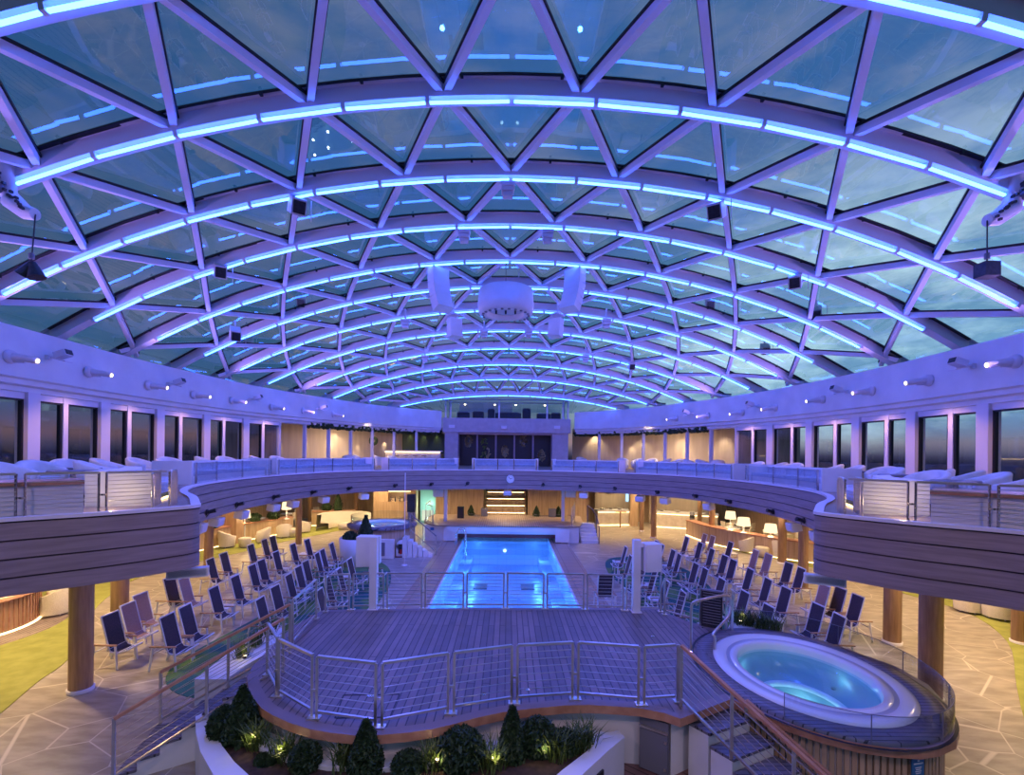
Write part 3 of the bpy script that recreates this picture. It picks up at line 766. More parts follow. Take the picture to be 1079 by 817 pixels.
# solid front with central glazed bay
for (x0,x1,z0,z1,y0,y1) in ((X0,-3.6,DK,6.3,BY,BY+1.5),(3.2,X1,DK,6.3,BY,BY+1.5),(X0-.15,X1+.15,6.22,7.25,BY-.15,BY+2.6),(-3.6,3.2,6.08,6.3,BY+.25,BY+.5)):
    cb.box(((x0+x1)/2,(y0+y1)/2,(z0+z1)/2),(x1-x0,y1-y0,z1-z0))
struct(cb.build('wall_far', noisy('booth_cladding',(.46,.40,.40),(.54,.47,.47),3,.6)))
t = thing('living_wall', 'dark glazed bay with lit gold and green plant panels under the booth', 'display wall', (-.2,BY+.6,DK))
MB().box((0,.6,1.15),(6.8,.1,2.4)).build('backing', M['black'], t)
for k in range(6):
    x = -3.4+k*1.36; MB().box((x,-.05,1.25),(.12,.2,2.5)).build('mullion', M['greige'], t)
gold = noisy('gold_leaf', (.55,.42,.16),(.75,.60,.28), 30, .5)
for k in range(5):
    b = MB(); x = -2.72+k*1.36
    for j in range(90):
        if k == 1 and j < 60: c = (x-.2+random.gauss(0,.14), .5, random.uniform(.2,2.0)); b.mi = 1
        else: q = random.random()**.5*.34; a = random.random()*6.28; zc = [1.8,.9,1.1,1.9,.8][k]; c = (x+q*math.cos(a)*.8, .5, zc+q*math.sin(a)*1.3); b.mi = 0
        b.box(c, (.09,.02,.07), Matrix.Rotation(random.random()*3,3,'Y'))
    b.build('plant_panel', [gold, noisy('moss',(.10,.18,.03),(.2,.3,.06),20,.8)], t)
for k in range(5): lamp('SPOT', 'bay_lamp', (-2.92+k*1.36, BY+.75, DK+2.45), 22, (1,.85,.55), .04, 1.2, (-2.92+k*1.36, BY+1.2, DK+.8))
# open steel frame on top of the block with furniture
t = thing('booth_frame', 'white steel frame enclosing the control booth above the lounge', 'frame', (-.1,BY,7.25))
b = MB()
for x in (-4.4,-4.05,-.55,2.9,4.05,4.4):
    b.bar((x,0,0),(x,0,1.36),.1,.1)
for x in (-4.4,4.4): b.bar((x,2.2,0),(x,2.2,1.36),.1,.1)
b.bar((-4.4,0,1.36),(4.4,0,1.36),.1,.1); b.bar((-4.4,2.2,1.36),(4.4,2.2,1.36),.1,.1); b.bar((-4.4,0,1.36),(-4.4,2.2,1.36),.1,.1); b.bar((4.4,0,1.36),(4.4,2.2,1.36),.1,.1)
b.build('posts', M['steel_white'], t); MB().box((0,0,.35),(8.8,.03,.7)).build('glass_front', M['railglass'], t)
MB().box((-1.6,1.9,.70),(4.0,.06,1.2)).build('screen_wall', M['white'], t)
for k, x in enumerate((-3.2,-1.0,.55,2.7)):
    l_ = thing('pendant_lamp', 'small bright lamp in the control booth, %s from its window end' % ORD[k], 'lamp', (x, BY+.9, 8.35), 0, 'small lamps in the control booth')
    MB().lathe([(0,.08),(.07,.08),(.10,0),(0,0)], n=12).build('cap', M['steel_white'], l_); MB().lathe([(0,-.09),(.06,-.07),(.08,0)], n=12).build('bulb', M['warm'], l_)
for k, (x, w1, h1) in enumerate(((-3.3,.9,.5),(-2.2,.8,.55),(-1.25,.5,.75),(.0,1.9,.5),(1.35,.6,.8),(2.6,1.0,.45),(3.5,.7,.5))):
    q = thing('equipment_case', 'dark %s in the control booth, %s from the left' % (['desk','console','rack','long desk','amplifier rack','crate','monitor case'][k], ORD[k]), 'equipment', (x, BY+.8, 7.25), 0, 'dark equipment in the control booth')
    MB().box((0,0,h1*.45),(w1,.5,h1*.9)).build('case', M['black'], q); MB().box((0,-.1,h1*.93),(w1*.8,.3,h1*.14)).build('lid', M['grey'], q)

# small lights on booth parapet
for k, px in enumerate((476,531,587)):
    p = AT(px, 449.5 if k == 0 else 450.5, BY-.2); o = thing('wall_speaker', 'small white box speaker on the booth front, %s along' % ORD[k], 'speaker', p, 0, 'white speakers on the booth front')
    MB().box((0,0,0),(.42,.14,.22)).build('cabinet', M['white'], o); MB().box((0,-.08,0),(.36,.02,.17)).build('grille', M['steel_white'], o)
# fascia spot fittings + clock
pls = [(214,540),(246,532),(286,524),(327,519),(366,515),(415.5,512),(454,510.6),(492.5,509.6),(573,511),(612.5,513),(649.5,515),(695,519),(736.6,523),(773,529),(819,539.6),(852.7,549)]
FSP = thing('fascia_spotlight', '', 'spotlight')
MB().tube([(0,.0,0),(.0,-.03,0)], .09, 14).build('flange', M['black'], FSP); MB().tube([(0,-.03,0),(.03,-.22,.05)], [.05,.065], 12).build('barrel', M['black'], FSP); MB().tube([(-.12,-.03,-.12),(.03,-.1,.02)], .012, 6).build('cable', M['black'], FSP)
proto(FSP)
for i, (px, py) in enumerate(pls):
    x, y, s_ = edge_at(px); p = ef_point(s_, -.11); a = Vector(EF[int(s_)+1])-Vector(EF[int(s_)]); ang = math.atan2(a.y, a.x)
    z = EYE - ((py-477) - PHI*(px-535))/F*p.y
    place(FSP, i == 0, (p.x, p.y, z), ang, 'small black spotlight on the balcony fascia, %s from the left end' % (ORD[i] if i < 15 else 'last'), 'black spotlights on the fascia')
x, y, s_ = edge_at(538); y -= .10
t = thing('wall_clock', 'round white clock on the middle of the balcony fascia', 'clock', (x, y, EYE-(505-477)/F*y))
MB().lathe([(0,0),(.23,0),(.23,.04),(.205,.05),(0,.05)], n=40, M=Matrix.Rotation(PI/2,3,'X')).build('face', M['white'], t)
MB().tube([(.225*math.cos(k*PI/20), -.05, .225*math.sin(k*PI/20)) for k in range(40)], .014, 6, closed=True).build('bezel', M['chrome'], t)
MB().bar((0,-.06,0),(.10,-.06,.06),.02,.025).build('hour_hand', M['black'], t); MB().bar((0,-.06,0),(-.09,-.06,.13),.012,.018).build('minute_hand', M['black'], t)
for k in range(12):
    pass
b = MB()
for k in range(12): a = k*PI/6; b.bar((.15*math.cos(a),-.056,.15*math.sin(a)),(.185*math.cos(a),-.056,.185*math.sin(a)),.012,.012)
b.build('hour_marks', M['black'], t)
# boxes hung beneath the fascia
def hangspk():
    t = thing('hanging_speaker', '', 'speaker')
    MB().box((0,0,-.17),(.42,.30,.26), Matrix.Rotation(.2,3,'X')).build('cabinet', M['white'], t); MB().box((0,-.16,-.19),(.36,.02,.2), Matrix.Rotation(.2,3,'X')).build('grille', M['steel_white'], t); MB().bar((0,.05,-.05),(0,.05,.1),.06,.06).build('bracket', M['steel_white'], t)
    return proto(t)
HS = hangspk(); f0 = True
for i, px in enumerate((215,233,259,292,312,344,385,535,615,674,700,745,833,858)):
    x, y, s_ = edge_at(px); p = ef_point(s_, .12); a = Vector(EF[min(len(EF)-1,int(s_)+1)])-Vector(EF[int(s_)])
    place(HS, f0, (p.x, p.y, 2.74), math.atan2(a.y, a.x), 'small white box speaker hung under the balcony edge, %s from the left end' % ORD[i], 'white speakers under the balcony edge'); f0 = False
for sg, nm in ((-1,'left'),(1,'right')):
    t = thing('linear_floodlight', 'long white floodlight under the tip of the %s wing' % nm, 'floodlight', (sg*5.6,8.35,2.62), -sg*.5)
    MB().box((0,0,0),(.62,.16,.16)).build('housing', M['white'], t); MB().box((0,-.085,0),(.56,.01,.1)).build('lens', M['railglass'], t); MB().bar((0,0,.08),(0,0,.63),.05,.05).build('bracket', M['steel_white'], t)

# ------------------------------------------------------------------ things hung from the roof
t = thing('ring_chandelier', 'large white drum with pierced lower ring hung under the roof centre', 'light fitting', (AT(533,318,17.2)))
b = MB(); b.lathe([(.90,.42),(.97,.38),(1.02,-.15),(.98,-.42),(.72,-.50),(.66,-.44),(.66,.1)], n=48); b.build('drum', M['white'], t)
b = MB(); b.disc((0,0,-.30), .68, 40); b.build('diffuser', M['acrylic'], t)
for k in range(22):
    a = 2*PI*k/22; MB().tube([(.83*math.cos(a),.83*math.sin(a),-.495),(.83*math.cos(a),.83*math.sin(a),-.53)], .05, 8).build('spot', M['grey'], t)
for k in range(3): MB().box((-.35+.35*k,.1,-.36),(.07,.07,.12)).build('lamp_head', M['black'], t)
for k in range(4): a = k*PI/2+.7; MB().bar((.7*math.cos(a),.7*math.sin(a),.4),(.7*math.cos(a),.7*math.sin(a),1.25),.02,.02).build('hanger', M['steel_white'], t)
t = thing('hanging_wire', 'thin cable hanging from the roof over the drum', 'cable', AT(533,300,17.2)); MB().bar((0,0,-.0),(0,0,1.2),.02,.02).build('strand', M['grey'], t)
def linearray(n, w):
    t = thing('line_array', '', 'speaker')
    z = 0; a = 0; p = Vector((0,0,0))
    for k in range(n):
        a = .09*k; d = Vector((0, -math.sin(a)*1.0, -math.cos(a)))
        q = p + d*.125; MB().box(q, (w,.34,.235), Matrix.Rotation(-a,3,'X')).build('cabinet', M['white'], t); p = p + d*.245
    MB().box((0,.1,.16),(w*.8,.5,.06)).build('flying_frame', M['steel_white'], t); MB().bar((0,.1,.16),(0,.1,.7),.04,.04).build('hanger', M['steel_white'], t)
    return proto(t)
LA = linearray(6, .62)
p = AT(462,283,15.6); place(LA, True, p, .75, 'tall curved white line array speaker hung left of the drum'); LA['group'] = 'curved speaker stacks'
p = AT(606,284,15.6); place(LA, False, p, -.75, 'tall curved white line array speaker hung right of the drum')
LB = linearray(3, .5)
place(LB, True, AT(479,336,18.5), .6, 'short white speaker stack hung low left of the drum'); LB['group'] = 'short speaker stacks'
place(LB, False, AT(586,336,18.5), -.6, 'short white speaker stack hung low right of the drum')
def projector():
    t = thing('roof_projector', '', 'projector')
    MB().bar((0,0,.2),(0,0,.55),.06,.06).build('bracket', M['steel_white'], t)
    b = MB(); b.box((0,0,.1),(.32,.22,.09)); b.box((0,0,-.02),(.28,.24,.09)); b.box((0,0,-.13),(.22,.18,.09)); b.build('housing', M['steel_white'], t)
    return proto(t)
PJ = projector(); f0 = True
for i, (px, py, Y, wd) in enumerate(((535,200,10.7,'on the second arch, over the centre line'),(489,249,13.05,'on the third arch, left of centre'),(577,249,13.05,'on the third arch, right of centre'),(427,341,17.8,'left of the small speaker stack'),(639,341,17.8,'right of the small speaker stack'),(510,352,20.1,'behind the drum, left'),(557,352,20.1,'behind the drum, right'),(448,378,22.5,'far left of centre'),(617,378,22.5,'far right of centre'))):
    place(PJ, f0, AT(px, py, Y), 0, 'small white fitting clamped under a roof arch, '+wd, 'white fittings on the arches'); f0 = False
CT = thing('camera_housing', '', 'camera')
MB().box((0,0,0),(.30,.55,.34), Matrix.Rotation(.5,3,'X')).build('housing', M['steel_white'], CT); MB().box((0,-.26,-.14),(.24,.06,.26), Matrix.Rotation(.5,3,'X')).build('window', M['black'], CT); MB().bar((0,.1,.15),(0,.1,.45),.05,.05).build('bracket', M['steel_white'], CT); MB().bar((.3,0,.2),(.3,0,-.28),.015,.015).build('antenna', M['steel_white'], CT)
proto(CT)
for i, (px, py, Y, rz, wd) in enumerate(((313,217,10.6,.6,'second arch, left'),(755,222,10.6,-.6,'second arch, right'),(232,285,13.0,.6,'third arch, far left'),(838,296,13.0,-.6,'third arch, far right'),(248,352,15.4,.6,'fourth arch, left end'),(860,330,15.4,-.6,'fourth arch, right end'),(748,320,17.8,-.3,'fifth arch, right'),(318,318,17.8,.3,'fifth arch, left'),(806,368,20.1,-.3,'sixth arch, right'),(262,362,20.1,.3,'sixth arch, left'),(665,385,24.8,0,'eighth arch, right'))):
    place(CT, i == 0, AT(px, py, Y), rz, 'white camera housing with dark window on the '+wd, 'camera housings on the arches')
# robot-like arm fixtures with hanging black box
for k, (px, py, wd) in enumerate(((12,205,'left'),(1066,212,'right'))):
    Y = 8.2; p = AT(px, py, Y); sg = -1 if k == 0 else 1
    t = thing('hoist_arm', 'white perforated hoist arm under the roof at the far %s' % wd, 'hoist', p, 0, 'perforated hoist arms')
    b = MB(); b.tube([(sg*.12,0,.55),(sg*.1,0,.2),(-sg*.02,0,-.12),(-sg*.25,0,-.30),(-sg*.42,0,-.34)], [.17,.17,.16,.13,.10], 14); b.mi = 1
    for q in range(14): b.box((sg*.12-sg*.55*q/14+random.uniform(-.05,.05), -.15, .3-.7*q/14+random.uniform(-.05,.05)), (.04,.05,.04))
    b.build('arm', [M['white'], M['black']], t); MB().tube([(sg*.1,-.12,.05),(sg*.1,-.2,.05)], .10, 14).build('joint', M['grey'], t)
    p2 = AT(33 if k == 0 else 1040, 283, Y-.05); top = p + Vector((-sg*.42,0,-.34))
    t = thing('hung_fixture', 'black %s hanging on a wire from the %s hoist arm' % (['twin lobed lamp','box lamp'][k], wd), 'lamp', p2)
    MB().bar((0,0,.1), top-p2, .015, .015).build('wire', M['black'], t); MB().tube([(0,0,.16),(0,0,.26)], .04, 8).build('hook', M['grey'], t)
    if k: MB().box((0,0,-.03),(.26,.22,.24)).build('housing', M['black'], t)
    else:
        b = MB(); b.tube([(.02,0,.10),(-.13,0,-.12)], [.05,.13], 10); b.tube([(.02,0,.10),(.10,0,-.16)], [.05,.13], 10); b.build('housing', M['black'], t)

for sg in (-1, 1):
    for a, c in zip(wys, wys[1:]):
        y = (a+c)/2; lamp('SPOT', 'window_downlight', (sg*(wallX(y)-.95), y, 6.44), 85, (1,.52,.34), .05, 2.2, (sg*(wallX(y)-.25), y, 4))

# ================================================================== LOWER DECK
ST = 1.0                                     # stage height
# columns --------------------------------------------------------------------
cols = [(85,728,.24),(126,668,.24),(980,737,.24),(940,678,.24),(219.5,605.5,.20),(314.5,575,.18),(326.5,551,.16),(375,549,.20),(387,546,.18),(676,560,.16),(688.5,567,.20),(737,561,.17),(750,571,.20),(846,622,.20),(824,594,.22),(1075,678,.22)]
for i, (px, py, r) in enumerate(cols):
    p = G(px, py); top = 3.25; r *= .80
    o = MB().lathe([(0,0),(r,0),(r,top)], n=32).build('column', M['wood'], loc=p); struct(o)
    b = MB(); b.lathe([(r+.02,0),(r+.03,.07),(r,.075)], n=32); b.build('base_ring', M['steel_white'], o)
    b = MB(); b.tube([(r-.012,-.0,0),(r-.012,0,top)], .008, 4); 
# big square columns / walls in the background
for nm, x0, x1, y, d, m in (('column', 394, 409.5, 31.0, .6, 'oakwall'), ('column', 665, 673, 31.5, .5, 'oakwall'), ('column', 232, 250, 24.0, .6, 'wood')):
    a = (x0-535)/F*y; c = (x1-535)/F*y
    struct(MB().box(((a+c)/2, y+d/2, 1.62),(abs(c-a), d, 3.24)).build(nm, M[m]))

# carpets --------------------------------------------------------------------
def carpet(label, pts, m, z=.012):
    o = MB().prism(pts, .001, z).build('carpet', M[m]); tag(o, label, 'carpet', 'inlaid carpets'); return o
g1 = [tuple(G(*q)[:2]) for q in ((-60,800),(0,753),(40,719),(71,696),(90,664),(104,638),(140,612),(180,598),(215,591),(260,581),(300,571),(340,563),(366,557.5))]
carpet('yellow green carpet sweeping along the lounge on the left hand side', smooth(g1, 4)+[(-11.5,30.5),(-15.4,28),(-15.4,6)], 'green')
g2 = [tuple(G(*q)[:2]) for q in ((1140,830),(1085,770),(1071,723),(1061,676),(1017,645),(949.5,625),(900,609),(862,600),(820,590),(780,582),(755,576))]
carpet('yellow green carpet sweeping along the lounge on the right hand side', smooth(g2, 4)+[(12.8,28),(15.4,26),(15.4,6)], 'green')
carpet('blue green mottled carpet under the loungers left of the pool', smooth([(-6.6,9.4),(-7.35,10.6),(-7.15,13),(-6.9,15.5),(-7.8,17.6),(-7.5,20),(-6.0,20.8),(-4.9,19.6),(-4.2,17.2),(-4.0,14.6),(-3.7,12.4),(-4.2,10.6),(-5.4,9.2)], 5, True), 'teal')
carpet('blue green mottled carpet under the loungers right of the pool', smooth([(6.2,8.6),(7.6,9.6),(7.4,12),(7.0,15),(7.5,18),(7.3,20.5),(6.0,22),(4.6,21.5),(4.1,19.0),(4.3,16.2),(3.9,13.6),(3.7,11.6),(4.6,10.4)], 5, True), 'teal')
tag(MB().lathe([(0,.02),(2.55,.02),(2.55,.001)], n=48).build('timber_disc', M['decktan'], loc=(-14.6,12.2,0)), 'round timber floor inlay around the wooden bar at the left edge', 'floor inlay')

# pool -----------------------------------------------------------------------
t = thing('pool', 'long blue lit swimming pool in the middle of the deck', 'pool', (0,0,0))
b = MB(); D = -1.5
b._add([(PX0,PY0,0),(PX1,PY0,0),(PX1,PY1,0),(PX0,PY1,0),(PX0,PY0,D),(PX1,PY0,D),(PX1,PY1,D),(PX0,PY1,D)], [(4,5,6,7),(0,1,5,4),(1,2,6,5),(2,3,7,6),(3,0,4,7)])
b.box((PX0+.28,(PY0+PY1)/2,D+.25),(.56,PY1-PY0,.5)); b.box((PX1-.28,(PY0+PY1)/2,D+.25),(.56,PY1-PY0,.5))
b.build('basin', M['pooltile'], t)
b = MB()
for c, s_ in ((((PX0-.475),(PY0+PY1)/2,-.04),(.95,PY1-PY0+1.2,.12)),(((PX1+.475),(PY0+PY1)/2,-.04),(.95,PY1-PY0+1.2,.12)),((0,PY0-.3,-.04),(PX1-PX0,.6,.12))): b.box(c, s_)
b.build('coping', M['pavers'], t)
b = MB()
for c, s_ in (((PX0+.02,(PY0+PY1)/2,-.0),(.06,PY1-PY0,.05)),((PX1-.02,(PY0+PY1)/2,0),(.06,PY1-PY0,.05))): b.box(c, s_)
b.build('gutter', M['acrylic'], t)
b = MB(); b._add([(PX0,PY0,-.16),(PX1,PY0,-.16),(PX1,PY1,-.16),(PX0,PY1,-.16)], [(0,1,2,3)]); b.build('water', M['water'], t)
for x in (-1.2, 1.0): MB().box((x,22.2,D+.03),(.62,.9,.04)).build('drain_grate', M['grey'], t)
for k, y in enumerate((13.2,15.6,18,20.4,22.8,25.2)):
    for x in (PX0+.25, PX1-.25): lamp('POINT', 'pool_lamp', (x+(.45 if x < 0 else -.45),y,-.62), 44, (.09,.32,1), .10)
MB().tube([(-.1,PY1-.01,-.7),(-.1,PY1-.06,-.7)], .08, 12).build('underwater_light', emis('pool_lens',(.6,.8,1),5), t)
for x in (-2.0,-.6,.6,1.9): MB().tube([(x,20.3,D+.02),(x,20.3,D+.04)], .07, 12).build('floor_jet', M['acrylic'], t)
t = thing('pool_ladder', 'curved steel handrails of the ladder at the far left pool corner', 'ladder', (PX0+.15,24.0,0))
for dy in (0,.55): MB().tube(smooth3:=[(-.35,dy,0),(-.35,dy,.6),(-.2,dy,.85),(.05,dy,.85),(.15,dy,.6),(.15,dy,-.7)], .025, 8).build('handrail', M['chrome'], t)
for z in (-.6,-.35): MB().box((.15,.275,z),(.06,.55,.03)).build('step', M['chrome'], t)
t = thing('pool_grab_ring', 'arched steel grab rail at the near right pool corner', 'handrail', (1.75,12.6,0))
MB().tube(arch((-.28,0,-.3),(.28,.0,-.3),.85), .025, 8).build('hoop', M['chrome'], t); MB().box((.28,0,.0),(.1,.1,.03)).build('flange', M['chrome'], t)

# near stage + tub deck ------------------------------------------------------
far_ = [(341,643),(500,641),(690,641),(724,655),(752,662),(790,668),(848,675),(900,687),(945,703),(978,722),(1000,745),(1011,768),(1008,780),(990,788),(971,791),(940,789),(904,784),(868,775),(831,763),(800,751)]
near_ = [(771,737),(717,758),(700,752),(675,747),(650,745),(622,743.5),(595,744),(562,747),(530,751),(504,756.5),(478,763.5),(455,769),(431,772.5),(403,775),(375,775.5),(350,773),(327,769),(306,762.5),(288,754.5),(276,747),(268,738),(262,727),(260,713),(268,700),(288,680),(309,660)]
DP = [tuple(G(x, y, ST)[:2]) for x, y in far_] + [tuple(G(x, y, ST)[:2]) for x, y in near_]
def inset(poly, d):
    n = len(poly); out = []
    for i in range(n):
        a, p, c = Vector(poly[i-1]), Vector(poly[i]), Vector(poly[(i+1) % n])
        t_ = (c-a).normalized(); out.append(tuple(p + Vector((t_.y, -t_.x))*d))
    return out
AREA = sum(DP[i][0]*DP[(i+1)%len(DP)][1]-DP[(i+1)%len(DP)][0]*DP[i][1] for i in range(len(DP)))
sgn_in = -1 if AREA > 0 else 1
IN = lambda d: inset(DP, d*sgn_in)
# deck is one raised platform: skirt, nosing, boards
TC = Vector((5.19,8.25)); TA, TB_ = 1.33, 1.62
t = thing('raised_deck', 'raised timber sun deck with curved orange wood edge in front of the pool', 'platform', (0,0,0))
b = MB(); n = len(DP); P2 = IN(.22)
def elp(k, n_, sc=1.0): a = 2*PI*k/n_; return (TC.x+TA*sc*math.cos(a), TC.y+TB_*sc*math.sin(a))
# top with elliptical hole: build using bmesh triangulation
def holed(outer, hole, z, name, m, parent):
    bm = bmesh.new(); es = []
    for loop in (outer, hole):
        if not loop: continue
        vs = [bm.verts.new((x, y, z)) for x, y in loop]
        for i in range(len(vs)): es.append(bm.edges.new((vs[i], vs[(i+1) % len(vs)])))
    bmesh.ops.triangle_fill(bm, edges=es, use_beauty=True, normal=(0,0,1))
    for f in bm.faces:
        if f.normal.z < 0: f.normal_flip()
    me = bpy.data.meshes.new(name); bm.to_mesh(me); bm.free(); me.materials.append(m)
    o = bpy.data.objects.new(name, me); COL.objects.link(o); o.parent = parent; return o
HOLE = [elp(k, 64, 1.04) for k in range(64)]
holed(IN(.16), HOLE, ST, 'decking', M['deck'], t)
b = MB(); Pi = IN(.17)
vs = [(x,y,ST+.004) for x, y in DP] + [(x,y,ST+.004) for x, y in Pi] + [(x,y,ST-.12) for x, y in DP] + [(x,y,ST-.12) for x, y in Pi]
b._add(vs, [(i,(i+1)%n,n+(i+1)%n,n+i) for i in range(n)]+[(i,2*n+i,2*n+(i+1)%n,(i+1)%n) for i in range(n)]+[(2*n+i,3*n+i,3*n+(i+1)%n,2*n+(i+1)%n) for i in range(n)])
b.m = [1]*n + [0]*(len(b.m)-n); b.build('nosing', [M['teaktrim'], mat('edge_board', (.22,.17,.19), .45)], t)
b = MB(); P3 = IN(.20)
vs = [(x,y,0) for x, y in P3] + [(x,y,ST-.11) for x, y in P3]
b._add(vs, [(i,(i+1)%n,n+(i+1)%n,n+i) for i in range(n)]); b.build('skirt', M['white'], t)
# vertical timber battens around the hot tub end (from stairs round to the far side)
b = MB(); ring_ = [DP[i] for i in range(5, 20)] + [DP[20]]
ring_ = resample([IN(.17)[i] for i in range(5, 21)], 92)
for (x, y), (x2, y2) in zip(ring_, ring_[1:]):
    d = Vector((x2-x, y2-y)); b.box((x, y, (ST-.12)/2), (.055,.05,ST-.12), Matrix.Rotation(math.atan2(d.y, d.x),3,'Z'))
b.build('batten_cladding', M['oakwall'], t)
# deck hatch lines
q0, q1, q2, q3 = G(353,757,ST), G(362,733,ST), G(421,732,ST), G(411,756,ST)
b = MB()
for a, c in ((q0,q1),(q1,q2),(q2,q3),(q3,q0)): b.bar(a+Vector((0,0,.004)), c+Vector((0,0,.004)), .02, .006)
b.build('hatch_outline', M['gasket'], t); MB().box(G(392,734,ST+.006), (.16,.05,.012)).build('hatch_handle', M['chrome'], t)
for px, py in ((510,732),(556,727),(688,671),(744,672)): MB().lathe([(0,.012),(.035,.012),(.04,0)], c=G(px,py,ST), n=12).build('deck_socket', M['chrome'], t)

# hot tub ---------------------------------------------------------------------
t = thing('hot_tub', 'white oval hot tub with glowing turquoise water set in the raised deck', 'hot tub', (TC.x,TC.y,ST))
def ov(prof, m, nm, n_=64, off=(0,0)):
    b = MB(); b.lathe(prof, (off[0],off[1],0), n_, TA, TB_); return b.build(nm, m, t)
ov([(1.05,-.02),(1.05,.06),(1.0,.09),(.90,.085),(.885,.06),(.84,.06),(.83,.075),(.76,.07),(.745,.02),(.74,-.10)], M['acrylic'], 'rim')
ov([(.885,.062),(.84,.062)], mat('slot_grey', (.36,.39,.48), .4), 'overflow_slot')
ov([(.50,-.49),(.47,-.47),(.44,-.49),(.44,-.56)], mat('step_edge', (.9,.93,.95), .3), 'bench_edge')
ov([(.74,-.10),(.72,-.45),(.48,-.50),(.46,-.55),(.44,-.92),(0,-.95)], mat('tub_lining', (.34,.55,.62), .2), 'basin')
b = MB(); b.disc((0,0,-.06), .742, 64, TA, TB_); b.build('water', M['water'], t)
for a, r in ((.4,.66),(2.2,.66),(3.9,.66),(5.3,.66)): MB().tube([(TA*r*math.cos(a),TB_*r*math.sin(a),-.46),(TA*r*math.cos(a),TB_*r*math.sin(a),-.43)], .04, 10).build('jet', M['chrome'], t)
for a in (.0,1.0,2.8,5.0): lamp('POINT', 'tub_lamp', (TC.x+TA*.36*math.cos(a), TC.y+TB_*.36*math.sin(a), ST-.76), 2.2, (.55,.95,.95), .05)
for a in (.3,2.2,4.0,5.4): lamp('POINT', 'tub_lamp', (TC.x+TA*.66*math.cos(a), TC.y+TB_*.66*math.sin(a), ST-.25), .45, (.45,.85,.95), .04)
# dark plinth ring around the tub and fan boards
t2 = thing('tub_surround', 'dark blue timber step ring around the oval hot tub', 'step', (TC.x,TC.y,ST))
b = MB(); b.lathe([(1.05,.0),(1.05,.05),(1.26,.05),(1.265,.0)], n=64, sx=TA, sy=TB_); b.build('step_ring', M['tubdeck'], t2)
b = MB(); b.lathe([(1.30,.008),(1.33,.008)], n=64, sx=TA, sy=TB_); b.build('drain_channel', M['gasket'], t2)
t3 = thing('glass_screen', 'low curved frameless glass screen around the right side of the hot tub', 'screen', (TC.x,TC.y,ST))
b = MB(); b.lathe([(1.29,.03),(1.29,.42),(1.30,.42),(1.30,.03)], n=48, sx=TA, sy=TB_, a0=-2.35, a1=1.75); b.build('pane', M['railglass'], t3)
b = MB(); pts = [(TA*1.295*math.cos(a)*1, TB_*1.295*math.sin(a), .425) for a in [-2.35+4.1*k/40 for k in range(41)]]; b.tube(pts, .006, 4); b.build('top_edge', M['grey'], t3)
for a in (-2.35,-1.8,-1.2,-.6,0,.6,1.2,1.75): MB().bar((TA*1.295*math.cos(a), TB_*1.295*math.sin(a), .03),(TA*1.295*math.cos(a), TB_*1.295*math.sin(a), .42),.008,.012).build('seam', M['grey'], t3)
# sign on the battens
p = G(966,804,.62); 
s0 = Vector(P3[14]); 
def skirt_pt(px):
    u = (px-535)/F; best = None; Q = IN(.13)
    for i in range(8, 20):
        a, c = Vector(Q[i]), Vector(Q[i+1]); fa_, fb_ = a.x-u*a.y, c.x-u*c.y
        if fa_*fb_ <= 0:
            t_ = fa_/(fa_-fb_); q = a.lerp(c, t_)
            if best is None or q.y < best[0].y: best = (q, (c-a).normalized())
    return best
q, d = skirt_pt(969)
t = thing('information_sign', 'small blue notice with white lettering on the tub battens', 'sign', (q.x, q.y, .70), math.atan2(d.y, d.x)+PI)
MB().box((0,-.02,0),(.20,.015,.27)).build('plate', M['bluesign'], t)
b = MB(); b.box((0,-.03,.09),(.03,.004,.02)); b.box((0,-.03,.055),(.15,.004,.018))
for k in range(4): b.box((0,-.03,-.0-.025*k),(.10-.02*(k%2),.004,.008))
b.build('print', M['signwhite'], t)
MB().box((0,-.02,-.17),(.20,.012,.05)).build('lower_plate', M['white'], t)

# stage railings ---------------------------------------------------------------
def RP(l, z=ST): return [G(x, y, z) for x, y in l]
rail('stage_railing', 'steel cable railing following the curved front edge of the raised deck', RP([(281.5,711.5),(292.6,733.8),(331,757),(399,766.7),(475,752),(541.9,741.5),(606,737),(675.6,743),(714,740)]), .88, 6)
rail('stage_railing', 'steel cable railing along the far edge of the raised deck beside the pool', RP([(343,645),(370,643),(406,642),(446,641.5),(490,641.5),(532.5,641.5),(574.5,642),(616.6,642.5),(658,643.5),(696,645)]), .86, 8)
rail('stage_railing', 'short cable railing at the far left corner of the raised deck', RP([(308,682),(333,652.5)]), .9, 7, single=True)
rail('stage_railing', 'short cable railing between raised deck and hot tub planter', RP([(765,666),(771.5,667)]), .82, 3, single=True)
rail('stage_railing', 'low cable railing at the far right corner of the raised deck', RP([(700,648),(738,658)]), .86, 6, single=True)
# left stair --------------------------------------------------------------------
A0, B0, A1, B1 = Vector((-4.25,7.65,0)), Vector((-4.12,8.75,0)), Vector((-5.55,6.72,0)), Vector((-5.85,8.0,0))
t = thing('staircase', 'dark timber steps with white stringer going down from the raised deck, left side', 'stairs', (A1+B1)/2)
o0 = (A1+B1)/2; NS = 6
for k in range(NS):
    f0_, f1_ = k/NS, (k+1)/NS; z = ST*(1-(k+1)/(NS+1))
    a, c, d_, e_ = A0.lerp(A1,f0_)-o0, A0.lerp(A1,f1_)-o0, B0.lerp(B1,f1_)-o0, B0.lerp(B1,f0_)-o0
    MB().prism([(v.x,v.y) for v in (a,c,d_,e_)], z-.04, z).build('tread', M['tubdeck'], t)
    MB().prism([(v.x,v.y) for v in (a.lerp(e_,.02),c.lerp(d_,.02),d_.lerp(c,.02),e_.lerp(a,.02))], 0, z-.04).build('riser', M['white'], t)
